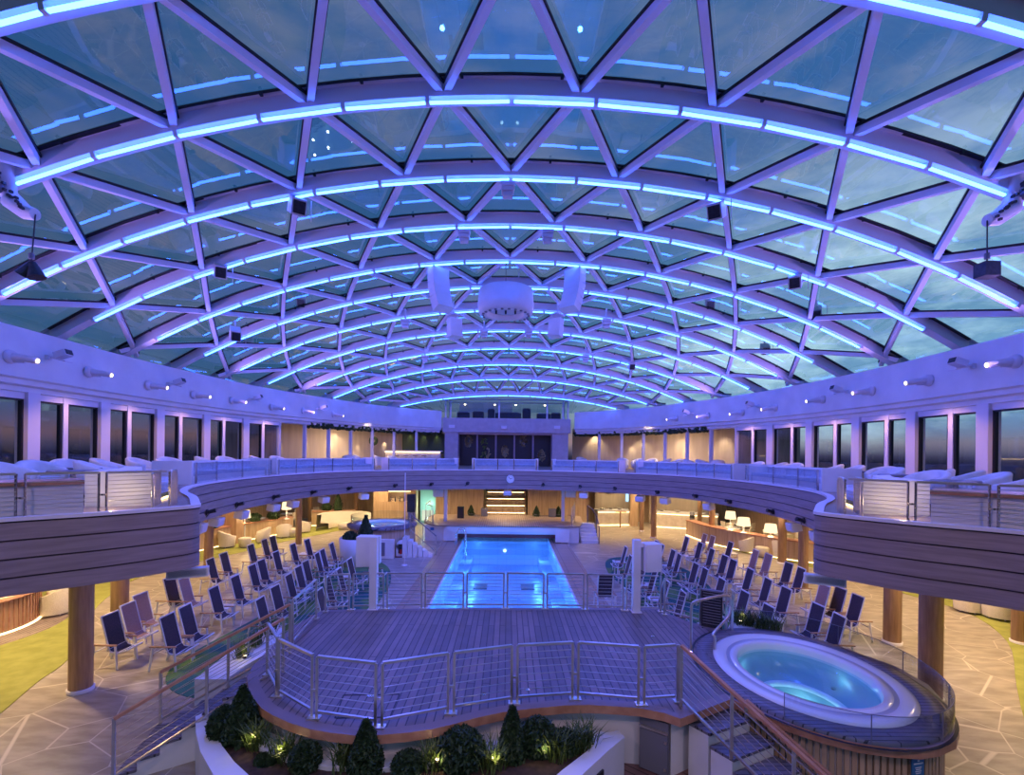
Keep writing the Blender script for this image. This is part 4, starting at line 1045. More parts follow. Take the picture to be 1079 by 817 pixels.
def stairrail(name, label, a, c, h, m='teaktrim', nw=6, npost=3, ext=0):
    t = thing(name, label, 'handrail', a); v = c-a
    MB().bar((0,0,h), v+Vector((0,0,h)), .055, .04).build('top_rail', M[m], t)
    MB().bar((0,0,.12), v+Vector((0,0,.12)), .04, .03).build('bottom_rail', M['satin'], t)
    for k in range(npost): q = v*(k/(npost-1)); MB().bar(q, q+Vector((0,0,h)), .045, .02).build('post', M['satin'], t)
    b = MB()
    for k in range(nw): z = .12+(h-.12)*(k+1)/(nw+1); b.bar((0,0,z), v+Vector((0,0,z)), .008,.008)
    b.build('cable_panel', M['satin'], t); return t
stairrail('stair_rail', 'brown topped handrail on the near side of the left stairs', Vector((-5.45,6.62,.10)), Vector((-3.77,8.05,1.02)), .92)
stairrail('stair_rail', 'brown topped handrail on the far side of the left stairs', Vector((-5.82,8.02,.10)), Vector((-4.0,8.80,1.02)), .92)
# right stair -------------------------------------------------------------------
LS = Vector((2.72,7.05,0)); dn = Vector((.55,-.83,0)).normalized(); wd_ = Vector((.9,.43,0)).normalized()
t = thing('staircase', 'dark blue timber steps with white risers beside the tub battens, right side', 'stairs', LS+dn*1.1)
o0 = LS+dn*1.1
for k in range(5):
    z = ST-.17*(k+1); a = LS+dn*(.36*k)-o0; c = LS+dn*(.36*(k+1))-o0
    wv = wd_*(.86+.0*k)
    MB().prism([(v.x,v.y) for v in (a,c,c+wv,a+wv)], z-.04, z).build('tread', M['tubdeck'], t)
    MB().prism([(v.x,v.y) for v in (a+dn*.02,c-dn*.02,c+wv-dn*.02,a+wv+dn*.02)], 0, z-.04).build('riser', M['white'], t)
stairrail('stair_rail', 'brown topped handrail descending beside the right stairs', LS+wd_*.0+dn*-.12+Vector((0,0,1.0)), LS+dn*2.3+Vector((0,0,-.05)), .92, npost=4)
stairrail('stair_rail', 'second handrail of the right stairs against the tub battens', LS+wd_*.84+dn*.3+Vector((0,0,.8)), LS+wd_*.84+dn*2.3+Vector((0,0,-.05)), .0+.3, nw=1, npost=3)
# looped grab rail by the hot tub
a, c = G(728,686,ST), G(753,688,ST)
t = thing('grab_rail', 'looped steel grab rail beside the hot tub entry', 'handrail', a)
v = G(768,668,ST)-a; e2 = c - a
pts = [(0,0,0),(0,0,.78),(.03,.02,.90),(.14,.06,.95)]
pts = [Vector(p) for p in pts] + [v*.8+Vector((0,0,.86)), v*1.0+Vector((0,0,.76)), v*1.02+Vector((0,0,.56)), v*.9+Vector((0,-.1,.42)), e2+Vector((0,.05,.36)), e2+Vector((0,0,.28)), e2]
sp = []
for i in range(len(pts)-1):
    p0 = pts[max(i-1,0)]; p1 = pts[i]; p2 = pts[i+1]; p3 = pts[min(i+2,len(pts)-1)]
    for k in range(5):
        q = k/5; sp.append(.5*((2*p1)+(p2-p0)*q+(2*p0-5*p1+4*p2-p3)*q*q+(3*p1-p0-3*p2+p3)*q**3))
sp.append(pts[-1]); MB().tube(sp, .028, 10).build('rail', M['satin'], t)
for q in (Vector((0,0,0)), e2): MB().lathe([(0,.015),(.06,.015),(.06,0)], c=q, n=14).build('flange', M['chrome'], t)
# black notice board
p = G(750,662,ST); t = thing('display_board', 'tall black louvred display board standing at the right end of the raised deck', 'board', p, -.55)
MB().box((0,0,.42),(.42,.07,.80)).build('panel', M['black'], t); MB().box((0,0,.82),(.46,.10,.03)).build('cap', M['grey'], t)
b = MB()
for k in range(12): b.box((0,-.04,.1+k*.06),(.36,.02,.012))
b.build('louvres', M['grey'], t)
for x in (-.17,.17): MB().box((x,0,.01),(.04,.22,.02)).build('foot', M['grey'], t)
# white posts with speaker boxes
for k, (px, py, dx, wd) in enumerate(((393.5,642,-.17,'left'),(670,645,.33,'right'))):
    p = G(px, py, ST); t = thing('speaker_post', 'white post with two big square speakers at the %s end of the far deck railing' % wd, 'speaker', p)
    MB().box((0,0,.87),(.17,.17,1.74)).build('post', M['white'], t); MB().box((0,0,.01),(.24,.24,.02)).build('foot_plate', M['steel_white'], t)
    sg = -1 if k == 0 else 1
    if k == 0: MB().box((-.28,.25,1.35),(.36,.34,.72)).build('cabinet', M['white'], t); MB().box((-.0,.16,1.40),(.22,.16,.66)).build('bracket_box', M['white'], t)
    else:
        MB().box((.34,.0,1.33),(.40,.34,.66), Matrix.Rotation(.25,3,'Z')).build('cabinet', M['white'], t); MB().box((.14,0,1.62),(.2,.16,.10)).build('bracket_box', M['white'], t)
        MB().box((.30,-.165,1.33),(.34,.02,.60), Matrix.Rotation(.25,3,'Z')).build('grille', M['steel_white'], t)

# planter at the front ----------------------------------------------------------
FZ = .16
struct(MB().prism([(-4.4,4.6),(6.5,4.6),(6.5,6.6),(3.9,7.2),(2.0,7.6),(-2,7.9),(-4.4,7.4)], .0, .04).build('floor_front', M['purpledeck']))
PZ = .62
po = [G(x,y,PZ) for x, y in ((224,748),(206,755),(206.5,772),(211,792),(225,817),(262,855),(330,895),(430,905),(520,890),(580,850),(613,817),(640,792),(658,777),(652,770))]
pi_ = [G(x,y,PZ) for x, y in ((640,772),(600,767),(560,766),(520,770),(480,779),(440,788),(395,791),(350,790),(310,782),(285,772),(262,755),(245,745))]
POL = [(p.x, p.y) for p in po+pi_]
t = thing('planter', 'white crescent shaped planter wall below the raised deck', 'planter', (0,0,0))
SOIL = [tuple(G(x,y,PZ)[:2]) for x, y in ((222,760),(234,786),(247,803),(272,826),(330,862),(430,872),(515,862),(560,840),(592,812),(626,786),(590,783),(545,790),(500,799),(455,806),(400,810),(345,808),(303,800),(276,790),(252,766))]
holed(POL, SOIL, PZ, 'rim', M['white'], t)
b = MB(); n = len(POL); b._add([(x,y,0) for x, y in POL]+[(x,y,PZ) for x, y in POL], [(i,(i+1)%n,n+(i+1)%n,n+i) for i in range(n)])
n = len(SOIL); b._add([(x,y,PZ-.12) for x, y in SOIL]+[(x,y,PZ) for x, y in SOIL], [(i,(i+1)%n,n+(i+1)%n,n+i) for i in range(n)]); b.build('wall', M['white'], t)
MB().prism(SOIL, PZ-.14, PZ-.06).build('soil', M['soil'], t)
p = G(631,796,PZ-.22); a = G(613,817,PZ); c = G(640,792,PZ); d = (c-a).normalized(); m_ = a.lerp(c,.6)
MB().box((m_.x+d.y*.012, m_.y-d.x*.012, PZ-.26),(.26,.03,.16), Matrix.Rotation(math.atan2(d.y,d.x),3,'Z')).build('vent', M['black'], t)
# service cabinet in the deck skirt
ca = Vector(IN(.16)[n_i]) if False else None
a = G(675,747,ST); c = G(717,758,ST); 
sk = IN(.19); iA = len(far_)+3; iB = len(far_)+1
ca, cb_ = Vector(sk[iA]), Vector(sk[iB]); d = (cb_-ca).normalized(); mid = ca.lerp(cb_,.48); ln = (cb_-ca).length*.92
t = thing('service_cabinet', 'grey two tone service cabinet recessed under the front deck edge', 'cabinet', (mid.x, mid.y, .04), math.atan2(d.y, d.x))
MB().box((0,-.02,.40),(ln,.06,.78)).build('body', M['grey'], t); MB().box((0,-.06,.32),(ln*.96,.03,.60)).build('door', M['grey'], t)
MB().box((0,-.07,.65),(ln*.98,.04,.03)).build('handle_rail', M['satin'], t)
for z in (.12,.52): MB().box((ln*.42,-.085,z),(.035,.02,.035)).build('latch', M['satin'], t)

# shrubs -------------------------------------------------------------------------
def topiary(name, shape, r, h, n, seed):
    rnd = random.Random(seed); t = thing(name, '', 'shrub'); b = MB()
    for k in range(n):
        if shape == 'cone': f = rnd.random()**.8; z = h*f; rr = r*(1-f**1.6)*(.75+.35*rnd.random())+.02; 
        else: f = rnd.random(); z = h*f; rr = r*math.sqrt(max(0,1-(2*f-.85)**2/1.35))*(.75+.33*rnd.random())
        a = rnd.random()*2*PI; c = Vector((rr*math.cos(a), rr*math.sin(a), z)); s_ = .035+.03*rnd.random()
        Mx = Matrix.Rotation(rnd.random()*6.28,3,'Z') @ Matrix.Rotation(rnd.random()*3,3,'X')
        b._add([c+Mx@Vector(v)*s_ for v in ((0,-.9,0),(.5,0,.15),(0,.9,0),(-.5,0,.15))], [(0,1,2,3)])
    b.build('foliage', M['leaf'], t)
    b = MB(); b.smooth = True
    if shape == 'cone': b.lathe([(r*.78,0),(r*.7,h*.3),(r*.45,h*.65),(.03,h*.97)], n=14)
    else: b.lathe([(r*.6,0),(r*.82,h*.3),(r*.8,h*.55),(r*.5,h*.85),(0,h*.95)], n=14)
    b.build('core', M['leaf'], t); return t
def grass(name, r, h, n, seed, label=''):
    rnd = random.Random(seed); t = thing(name, label, 'grass plant'); b = MB()
    for k in range(n):
        a = rnd.random()*2*PI; L_ = h*(.6+.5*rnd.random()); o_ = Vector((rnd.gauss(0,r*.25), rnd.gauss(0,r*.25), 0)); d = Vector((math.cos(a), math.sin(a), 0)); s_ = Vector((-d.y, d.x, 0))*.010
        m1_ = o_+d*r*.3+Vector((0,0,L_*.6)); e1 = o_+d*r*(.7+.4*rnd.random())+Vector((0,0,L_*(.8+.3*rnd.random())))
        b._add([o_-s_, o_+s_, m1_+s_, m1_-s_, e1], [(0,1,2,3),(3,2,4)])
    b.build('blades', M['leaf2'], t); return t
tops = [('cone_shrub','cone',256,726,6.95,.25,.80,'tall pointed evergreen shrub at the left end of the front planter'),
        ('rounded_shrub','ball',236,748,7.0,.20,.62,'loose dark shrub hugging the left rim of the front planter'),
        ('cone_shrub','cone',386,762,6.3,.21,.72,'pointed evergreen shrub below the deck hatch'),
        ('rounded_shrub','ball',322,787,6.35,.19,.42,'low clipped ball shrub between the left and middle pointed shrubs'),
        ('rounded_shrub','ball',430,797,6.3,.20,.36,'low clipped ball shrub right of the middle pointed shrub'),
        ('rounded_shrub','ball',486,772,6.45,.31,.58,'large clipped ball shrub near the middle of the front planter'),
        ('cone_shrub','cone',540,748,6.6,.17,.78,'slim pointed shrub tallest in the right half of the front planter'),
        ('rounded_shrub','ball',567,760,6.75,.26,.62,'broad clipped shrub just right of the slim pointed shrub'),
        ('rounded_shrub','ball',596,773,6.8,.20,.48,'ragged dark shrub toward the right tip of the front planter'),
        ('rounded_shrub','ball',283,800,6.5,.16,.26,'small dark shrub low behind the left rim lights')]
for i, (nm, sh, px, py, Y, r, h, lb_) in enumerate(tops):
    p = AT(px, py, Y); t = topiary(nm, sh, r, p.z-(PZ-.08)+.02, 2600 if sh == 'cone' else 2200, 30+i); t.location = (p.x, p.y, PZ-.08); t['label'] = lb_; t['group'] = 'shrubs in the front planter'
gr = [(272,797,6.75,'beside the left planter light'),(300,800,6.5,'in front of the low ball shrub'),(362,800,6.35,'left of the middle pointed shrub'),(456,800,6.35,'left of the large ball shrub'),(518,806,6.35,'between the large ball and the slim pointed shrub'),(606,784,6.75,'behind the right tip'),(617,789,6.85,'at the right tip of the planter'),(586,800,6.6,'over the right planter light')]
for i, (px, py, Y, wd) in enumerate(gr):
    p = AT(px, py, Y); t = grass('spiky_grass', .26, .42, 90, 60+i, 'tuft of spiky grass '+wd); t.location = (p.x, p.y, PZ-.07); t['group'] = 'grass tufts in the front planter'
for i, (px, py, Y) in enumerate(((268,802,6.75),(298,812,6.5),(520,812,6.35),(572,806,6.55),(461,812,6.3))):
    p = AT(px, py, Y); p.z = PZ-.06; t = thing('planter_light', 'small glowing spike light in the front planter soil, %s from the left' % ORD[i], 'garden light', p, 0, 'spike lights in the front planter')
    MB().tube([(0,0,0),(0,0,.10)], .015, 6).build('spike', M['black'], t); MB().lathe([(.0,.10),(.03,.10),(.035,.15),(0,.152)], n=12).build('head', M['black'], t); MB().lathe([(0,.156),(.028,.156)], n=12).build('lens', M['warm'], t)
    lamp('POINT', 'spike_lamp', p+Vector((.02,-.10,.22)), 1.3, (1,.78,.32), .03)
# planter beds beside the deck (left by the railing and right by the board)
for px, py, wd, poly in ((264,678,'left', [(238,716),(205,716),(272,664),(300,660),(290,684),(262,700)]),(795,655,'right', [(766,664),(772,652),(792,655),(838,671),(790,668)])):
    z = .5 if wd == 'left' else .95
    P_ = [tuple(G(x,y,z)[:2]) for x, y in poly]; c = G(px,py,z)
    t = thing('planter', 'small white planter with low plants beside the raised deck, %s' % wd, 'planter', (0,0,0))
    MB().prism(P_, 0, z).build('box', M['white'], t)
    for k in range(3 if wd == 'left' else 4):
        q = G(*(((255,692),(270,680),(284,668)) if wd == 'left' else ((777,657),(789,659),(802,663),(816,667)))[k], z)
        g = grass('spiky_grass', .28, .38, 80, 90+k, 'spiky low plant in the small planter on the %s, %s along' % (wd, ORD[k])); g.location = q
    p = G(258 if wd == 'left' else 780, 694 if wd == 'left' else 657, z)
    q = thing('planter_light', 'small glowing uplight in the %s side planter' % wd, 'garden light', p); MB().lathe([(0,.05),(.03,.05),(.03,0)], n=12).build('housing', M['black'], q); MB().lathe([(0,.056),(.028,.056)], n=12).build('lens', M['warm'], q)
    lamp('POINT', 'spike_lamp', p+Vector((0,-.05,.2)), 1.5, (1,.78,.32), .03)

# loungers -------------------------------------------------------------------------
def lounger(dark):
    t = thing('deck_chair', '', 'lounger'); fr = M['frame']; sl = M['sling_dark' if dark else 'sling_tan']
    hw = .27
    for s_ in (-1,1):
        y = s_*hw
        MB().tube([(-.30,y,0),(-.26,y,.22),(-.22,y,.50)], .024, 6).build('leg', fr, t); MB().tube([(.28,y,0),(.26,y,.25),(.24,y,.50)], .024, 6).build('leg', fr, t)
        MB().box((.0,y,.525),(.56,.05,.022)).build('armrest', M['armteak'], t)
    b = MB(); bw = .225
    pr = [(-.12,1.12),(.06,.42),(.12,.355),(.26,.335),(.44,.40)]
    for s_ in (-1,1): b.tube([(x, s_*bw, z) for x, z in pr], .021, 6)
    b.tube([(-.12,-bw,1.12),(-.12,bw,1.12)], .021, 6); b.tube([(.44,-bw,.40),(.44,bw,.40)], .021, 6)
    b.tube([(.06,-hw,.42),(.06,hw,.42)], .014, 6); b.tube([(.25,-hw,.34),(.25,hw,.34)], .014, 6); b.tube([(-.24,-hw,.36),(-.24,hw,.36)], .014, 6)
    b.build('seat_frame', fr, t)
    def sling(pr_, nm):
        b = MB(); vs = []
        for x, z in pr_: vs += [(x,-bw+.01,z),(x,bw-.01,z),(x+.008,bw-.01,z+.008),(x+.008,-bw+.01,z+.008)]
        b._add(vs, [(i*4+j,i*4+(j+1)%4,(i+1)*4+(j+1)%4,(i+1)*4+j) for i in range(len(pr_)-1) for j in range(4)]); b.build(nm, sl, t)
    sling(pr[:2], 'backrest'); sling(pr[1:], 'seat'); return proto(t)
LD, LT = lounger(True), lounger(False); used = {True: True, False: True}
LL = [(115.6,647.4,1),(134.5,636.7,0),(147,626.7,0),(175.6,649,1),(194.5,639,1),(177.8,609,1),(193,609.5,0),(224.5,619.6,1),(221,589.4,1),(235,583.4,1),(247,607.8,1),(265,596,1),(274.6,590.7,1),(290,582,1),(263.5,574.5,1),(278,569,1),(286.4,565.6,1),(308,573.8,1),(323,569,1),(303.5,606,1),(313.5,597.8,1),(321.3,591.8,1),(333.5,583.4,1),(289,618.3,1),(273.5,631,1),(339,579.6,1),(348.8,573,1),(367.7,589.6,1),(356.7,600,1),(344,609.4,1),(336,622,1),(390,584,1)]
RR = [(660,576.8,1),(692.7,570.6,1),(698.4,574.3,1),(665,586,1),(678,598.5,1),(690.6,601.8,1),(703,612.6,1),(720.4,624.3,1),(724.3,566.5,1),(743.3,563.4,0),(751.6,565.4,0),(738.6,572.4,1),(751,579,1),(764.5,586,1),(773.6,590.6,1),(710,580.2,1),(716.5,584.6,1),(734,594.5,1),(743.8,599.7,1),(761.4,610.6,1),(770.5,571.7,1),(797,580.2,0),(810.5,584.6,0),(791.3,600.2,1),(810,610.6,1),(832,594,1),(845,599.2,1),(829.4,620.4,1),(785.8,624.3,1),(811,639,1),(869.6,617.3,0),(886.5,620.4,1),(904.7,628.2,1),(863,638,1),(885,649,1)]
CH = []
for side, L_, lim in (('left', LL, (5.6,7.2,8.6)), ('right', RR, (5.5,7.2,8.5))):
    rows = {}
    for px, py, dk in L_:
        p = G(px, py, 1.12); ax = abs(p.x); r_ = sum(ax > q for q in lim); rows.setdefault(r_, []).append((p, bool(dk)))
    for r_, l in rows.items():
        l.sort(key=lambda q: q[0].y)
        for i, (p, dk) in enumerate(l):
            sg = 1 if side == 'left' else -1; rz = 0 if side == 'left' else PI
            first = used[dk]; used[dk] = False
            j = random.uniform(-.06,.06)
            lab = '%s mesh lounge chair %s of the pool, %s row out, %s from near end' % ('dark' if dk else 'tan', side, ORD[r_], ORD[i])
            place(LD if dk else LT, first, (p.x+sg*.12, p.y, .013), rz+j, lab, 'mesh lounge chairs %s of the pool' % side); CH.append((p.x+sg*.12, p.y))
p = G(637,608,1.0); place(LD, False, (p.x, p.y-.1, .013), PI/2, 'maroon backed lounge chair behind the deck railing facing the pool')
# side tables
def stable():
    t = thing('side_table', '', 'table'); MB().box((0,0,.40),(.48,.46,.035)).build('tabletop', M['frame'], t)
    for x in (-.21,.21):
        for y in (-.2,.2): MB().box((x,y,.19),(.03,.03,.385)).build('leg', M['frame'], t)
    return proto(t)
SD = stable(); f0 = True
for side, L_ in (('left', [(246,633.8),(291,602),(279,586),(322,583.5),(318,621.5),(365,607),(341,598)]), ('right', [(789.6,622),(655.6,595),(698,637),(681,616),(770,583),(725,585),(752,596),(812,652),(705,596)])):
    for i, (px, py) in enumerate(sorted(L_, key=lambda q: -q[1])):
        p = G(px, py, .42)
        # keep clear of chairs: nudge along y to the nearest gap
        best = min([(p.x+dx*.1, p.y+dy*.1) for dx in range(-3,4) for dy in range(-6,7)], key=lambda q: (sum(abs(q[0]-cx-.05) < .56 and abs(q[1]-cy) < .53 for cx, cy in CH), abs(q[0]-p.x)+abs(q[1]-p.y)))
        place(SD, f0, (best[0], best[1], .013), 0, 'white square table among lounge chairs %s of the pool, %s from near end' % (side, ORD[i]), 'low white tables among the loungers'); f0 = False

# far bandstand -------------------------------------------------------------------
SH = .9; Y0 = 25.7
out = smooth([(-3.2,25.1),(-4.0,25.4),(-4.6,26.5),(-4.75,28),(-4.5,29.6)],5)
poly = [(3.05,25.1)]+[(-3.2,25.1)] + out[1:] + [(4.6,29.6),(4.3,27),(3.9,25.3)]
t = thing('bandstand', 'white fronted bandstand with timber floor at the far end of the pool', 'stage', (0,0,0))
MB().prism([(-3.2,26.0),(-4.55,26.6),(-4.4,29.5),(4.4,29.5),(3.7,25.9)], 0.3, SH-.06).build('body', M['white'], t)
MB().prism(poly, SH-.06, SH).build('floor_boards', M['decktan'], t)
MB().prism([(-3.2,25.35),(-4.45,25.7),(-4.5,28.6),(-3.2,28.6)], 0, SH-.07).build('side_box', M['white'], t)
MB().prism([(2.9,25.2),(3.85,25.35),(3.9,28.6),(2.9,28.6)], 0, SH-.07).build('side_box', M['white'], t)
MB().box((-.1,25.22,SH-.2),(6.2,.12,.26)).build('fascia', M['white'], t); MB().box((-.1,25.75,.42),(6.0,.1,.5)).build('recess', M['maroon'], t); MB().box((-.1,25.5,.50),(5.6,.4,.12)).build('ledge', M['white'], t)
MB().box((2.95,25.14,.42),(.75,.03,.72)).build('door', M['white'], t); MB().box((-3.0,25.3,.40),(.75,.03,.70)).build('door', M['white'], t)
MB().box((-4.0,25.42,.66),(.2,.03,.14)).build('sign_plate', M['bluesign'], t)
t = thing('staircase', 'curved white steps at the right end of the bandstand', 'stairs', (4.35,25.3,0))
for k in range(6):
    z = .15*(k+1); MB().box((.1,.1+.25*k,z/2),(.9,.27,z), Matrix.Rotation(-.05*k,3,'Z')).build('tread', M['white'], t)
t = thing('stair_rail', 'curved dark handrail beside the bandstand steps', 'handrail', (4.9,25.2,0))
MB().tube([(0,0,.8),(.03,.3,1.0),(0,.7,1.35),(-.15,1.2,1.7),(-.35,1.6,1.85)], .03, 8).build('top_rail', M['grey'], t)
for x, y, z in ((0,0,.8),(.0,.7,1.35),(-.35,1.6,1.85)): MB().bar((x,y,0),(x,y,z),.05,.05).build('post', M['grey'], t)
rail('stage_railing', 'cable railing round the left end of the bandstand', [Vector((-4.0,25.6,SH)),Vector((-4.55,26.6,SH)),Vector((-4.6,28.4,SH))], .95, 6, single=True)
rail('stage_railing', 'cable railing at the right end of the bandstand', [Vector((3.5,25.6,SH)),Vector((3.8,27.0,SH)),Vector((4.1,28.8,SH))], .95, 6, single=True)
for sg, nm, px in ((-1,'left',469.5),(1,'right',593)):
    p = G(px,549.3,SH); t = thing('white_mast', 'white square mast with speaker on the bandstand, %s side' % nm, 'mast', p)
    MB().box((0,0,(3.24-SH)/2),(.17,.17,3.24-SH)).build('post', M['white'], t); MB().box(((-.42 if sg < 0 else .42),0,1.75),(.55,.4,.75)).build('speaker_box', M['white'], t)
for k, (px, py, w1, h1, m, lb_) in enumerate(((485.5,546,.40,.68,'black','black upright speaker on the bandstand floor'),(512,539.5,.42,.48,'grey','grey square box on the bandstand left of its centre'),(578.5,540,.44,.50,'grey','grey square box on the bandstand right of its centre'))):
    p = G(px,py,SH); p.y = min(p.y, 29.0); t = thing('stage_box', lb_, 'speaker', p); MB().box((0,0,h1*1.0/2),(w1*.95,.35,h1)).build('cabinet', M[m], t); MB().box((0,-.18,h1*.5),(w1*.8,.02,h1*.85)).build('grille', M['black' if m == 'black' else 'grey'], t)
for k, px in enumerate((497,566,589)):
    t = topiary('cone_shrub', 'cone', .22, .62, 400, 200+k); t.location = ((px-535)/F*29.2, 29.2, SH); t['label'] = 'small potted cone shrub at the back of the bandstand, %s from the left' % ORD[k]
    MB().lathe([(0,0),(.14,0),(.18,.14),(0,.14)], n=12).build('pot', M['grey'], t)
for k in range(3): lamp('SPOT', 'stage_lamp', (-2.6+2.6*k, 28.2, 3.1), 60, (1,.72,.42), .08, 2.0, (-2.6+2.6*k, 29.5, 0))
# wall with doorway and stairs behind the bandstand
t = thing('staircase', 'wide lit timber staircase in the opening behind the bandstand', 'stairs', (-.1,31.2,0))
for k in range(9):
    z = .9+.2*k; MB().box((0,.3*k,z-.1),(2.7,.3,.2)).build('tread', M['oakwall'], t)
    if k % 2 == 0: MB().box((0,.3*k-.155,z-.05),(2.5,.015,.02)).build('light_strip', M['warm'], t)
wf = MB()
for (x0,x1) in ((-4.6,-1.55),(1.35,5.2)): wf.box(((x0+x1)/2,31.0,1.62),(x1-x0,.2,3.24))
for x in [-4.6+.45*k for k in range(7)]+[1.4+.45*k for k in range(9)]: wf.box((x,30.88,1.62),(.10,.06,3.24))
struct(wf.build('wall_stage_back', M['oakwall']))
t = thing('glowing_doorway', 'pale teal glowing glass doorway left of the bandstand', 'doorway', (-5.35,31.2,0))
MB().box((0,.9,1.5),(1.05,.06,3.0)).build('glass_door', mat('teal_glass',(.30,.55,.52),.3), t); MB().box((-.75,0,1.6),(.35,.8,3.2)).build('jamb', M['oakwall'], t); MB().box((0,.85,.5),(.8,.02,.7)).build('lit_panel', emis('lit_panel',(.8,.9,.7),.9), t)
lamp('POINT', 'door_lamp', (-5.3,31.3,1.2), 45, (.65,1,.85), .1)
# wooden cabinet wall with shelf behind the far tub
t = thing('wall_cabinet', 'tall timber cabinet with a lit shelf niche behind the far hot tub', 'cabinet', (-7.15,31.2,0))
MB().box((0,0,.75),(2.3,.5,1.5)).build('lower_body', M['oakwall'], t); MB().box((0,0,2.75),(2.3,.5,1.1)).build('upper_body', M['oakwall'], t); MB().box((0,.2,1.85),(2.3,.1,.7)).build('niche_back', M['dimcurtain'], t); MB().box((0,-.1,2.17),(2.0,.03,.03)).build('light_strip', M['warmstrip'], t)
for k in range(6): 
    q = thing('bottle', 'bottle in the lit cabinet niche, %s along' % ORD[k], 'bottle', (-7.95+.3*k,31.15,1.5), 0, 'bottles in the lit niche'); MB().lathe([(0,0),(.05,0),(.05,.2),(.02,.27),(.02,.34),(0,.34)], n=10).build('glass_body', M['grey'], q)

# far hot tub --------------------------------------------------------------------
FC = Vector((-6.0,22.9,0)); t = thing('hot_tub', 'round raised hot tub with timber rim in the far left corner', 'hot tub', FC)
MB().lathe([(1.5,0),(1.5,1.2),(0,1.2)], n=48).build('body', M['oakwall'], t); b = MB(); b.lathe([(1.62,1.2),(1.64,1.32),(1.25,1.35),(1.22,1.32)], n=48); b.build('rim', M['tubdeck'], t)
b = MB(); b.lathe([(1.24,1.33),(1.20,1.36),(1.08,1.34),(1.05,1.22)], n=48); b.build('inner_rim', M['acrylic'], t); b = MB(); b.disc((0,0,1.27), 1.06, 40); b.build('water', M['water'], t); b = MB(); b.disc((0,0,1.215), 1.1, 40); b.build('basin', M['acrylic'], t)
for a in (.5,2.6,4.4): lamp('POINT','tub_lamp', FC+Vector((.7*math.cos(a), .7*math.sin(a), 1.45)), 3, (.8,.95,1), .05)
MB().box((.15,-1.62,.42),(1.6,.25,.84)).build('front_panel', M['white'], t); MB().box((.2,-1.76,.42),(.75,.02,.6)).build('screen', M['grey'], t)
b = MB(); b.lathe([(1.45,1.36),(1.45,1.75),(1.46,1.75),(1.46,1.36)], n=40); b.build('glass_screen', M['railglass'], t)
t = thing('staircase', 'small white curved steps beside the far hot tub', 'stairs', FC+Vector((1.4,-1.3,0)))
for k in range(6): z = .15*(6-k); MB().box((.0+.20*k,.1+.03*k,z/2),(.21,.6,z), Matrix.Rotation(.1*k,3,'Z')).build('tread', M['white'], t)
stairrail('stair_rail', 'dark handrail beside the far hot tub steps', FC+Vector((1.5,-.85,1.05)), FC+Vector((2.75,-1.0,.05)), .85, 'grey', 3, 3)
p = G(423,587); t = thing('arched_board', 'small white arched board with red panel in front of the far tub steps', 'board', p)
b = MB(); b.box((0,0,.28),(.46,.12,.5)); b.lathe([(0,0),(.23,0),(.23,.12),(0,.12)], c=(0,.06,.53), n=24, M=Matrix.Rotation(PI/2,3,'X')); b.build('arch', M['white'], t); MB().box((0,-.07,.38),(.26,.02,.42)).build('opening', M['black'], t); MB().box((0,-.085,.25),(.14,.02,.2)).build('panel', M['red'], t); MB().box((0,0,.02),(.5,.3,.04)).build('base', M['maroon'], t)
p = G(421,572,.35); t = thing('leaning_sign', 'small tilted sign with a red disc above the arched board', 'sign', (p.x+.0,p.y+.2,.62), 0); MB().box((0,0,.28),(.30,.05,.55), Matrix.Rotation(-.2,3,'Y')).build('plate', M['white'], t); MB().tube([(0,-.03,.3),(0,-.05,.3)], .09, 16).build('disc', M['red'], t)
# dark speaker beside the far tub, thin pole
t = thing('dark_speaker', 'tall dark speaker column behind the far hot tub', 'speaker', (-4.9,24.35,0)); MB().box((0,0,.95),(.34,.3,1.9)).build('stand', M['greige'], t); MB().box((0,0,2.15),(.40,.34,.9)).build('cabinet', M['black'], t)
t = thing('flag_pole', 'thin white pole rising past the balcony in front of the far tub', 'pole', G(426,596)); MB().bar((0,0,0),(0,0,3.9),.03,.03).build('pole', M['steel_white'], t); MB().lathe([(0,.03),(.12,.03),(.14,0)], n=14).build('base', M['steel_white'], t)
# white drum planter
p = Vector((-6.3,19.98,0)); t = thing('planter', 'tall white drum planter among the far left loungers', 'planter', p)
MB().lathe([(0,0),(.66,0),(.72,1.15),(.64,1.15),(.62,1.0),(0,1.0)], n=32).build('drum', M['white'], t)
s_ = topiary('cone_shrub', 'cone', .34, 1.05, 900, 300); s_.location = p+Vector((.35,0,1.0)); s_['label'] = 'dark cone shrub growing from the white drum planter'
s_ = topiary('rounded_shrub', 'ball', .3, .4, 500, 301); s_.location = p+Vector((-.3,0,1.0)); s_['label'] = 'low round shrub in the white drum planter'

# lounge partitions, tub chairs, lamps --------------------------------------------
LTC = tubchair('tub_chair', M['weave'], .78); f0 = True
def lowwall(nm, label, pts, h, w=.5):
    t = thing(nm, label, 'partition', (pts[0][0],pts[0][1],0)); pp = smooth([(x-pts[0][0],y-pts[0][1]) for x, y in pts], 5)
    b = MB(); b.ribbon(pp, [(-w/2,.08),(-w/2,h),(w/2,h),(w/2,.08),(-w/2,.08)]); b.build('body', M['oakwall'], t)
    b = MB(); b.ribbon(pp, [(-w/2-.05,h),(-w/2-.05,h+.05),(w/2+.05,h+.05),(w/2+.05,h),(-w/2-.05,h)]); b.build('cap', M['teaktrim'], t)
    for s_ in ((-1,) if False else (-1,1)):
        b = MB(); b.ribbon(pp, [(s_*(w/2),.02),(s_*(w/2+.03),.02),(s_*(w/2+.03),.05),(s_*(w/2),.05),(s_*(w/2),.02)]); b.build('light_strip', M['warmstrip'], t)
    return t
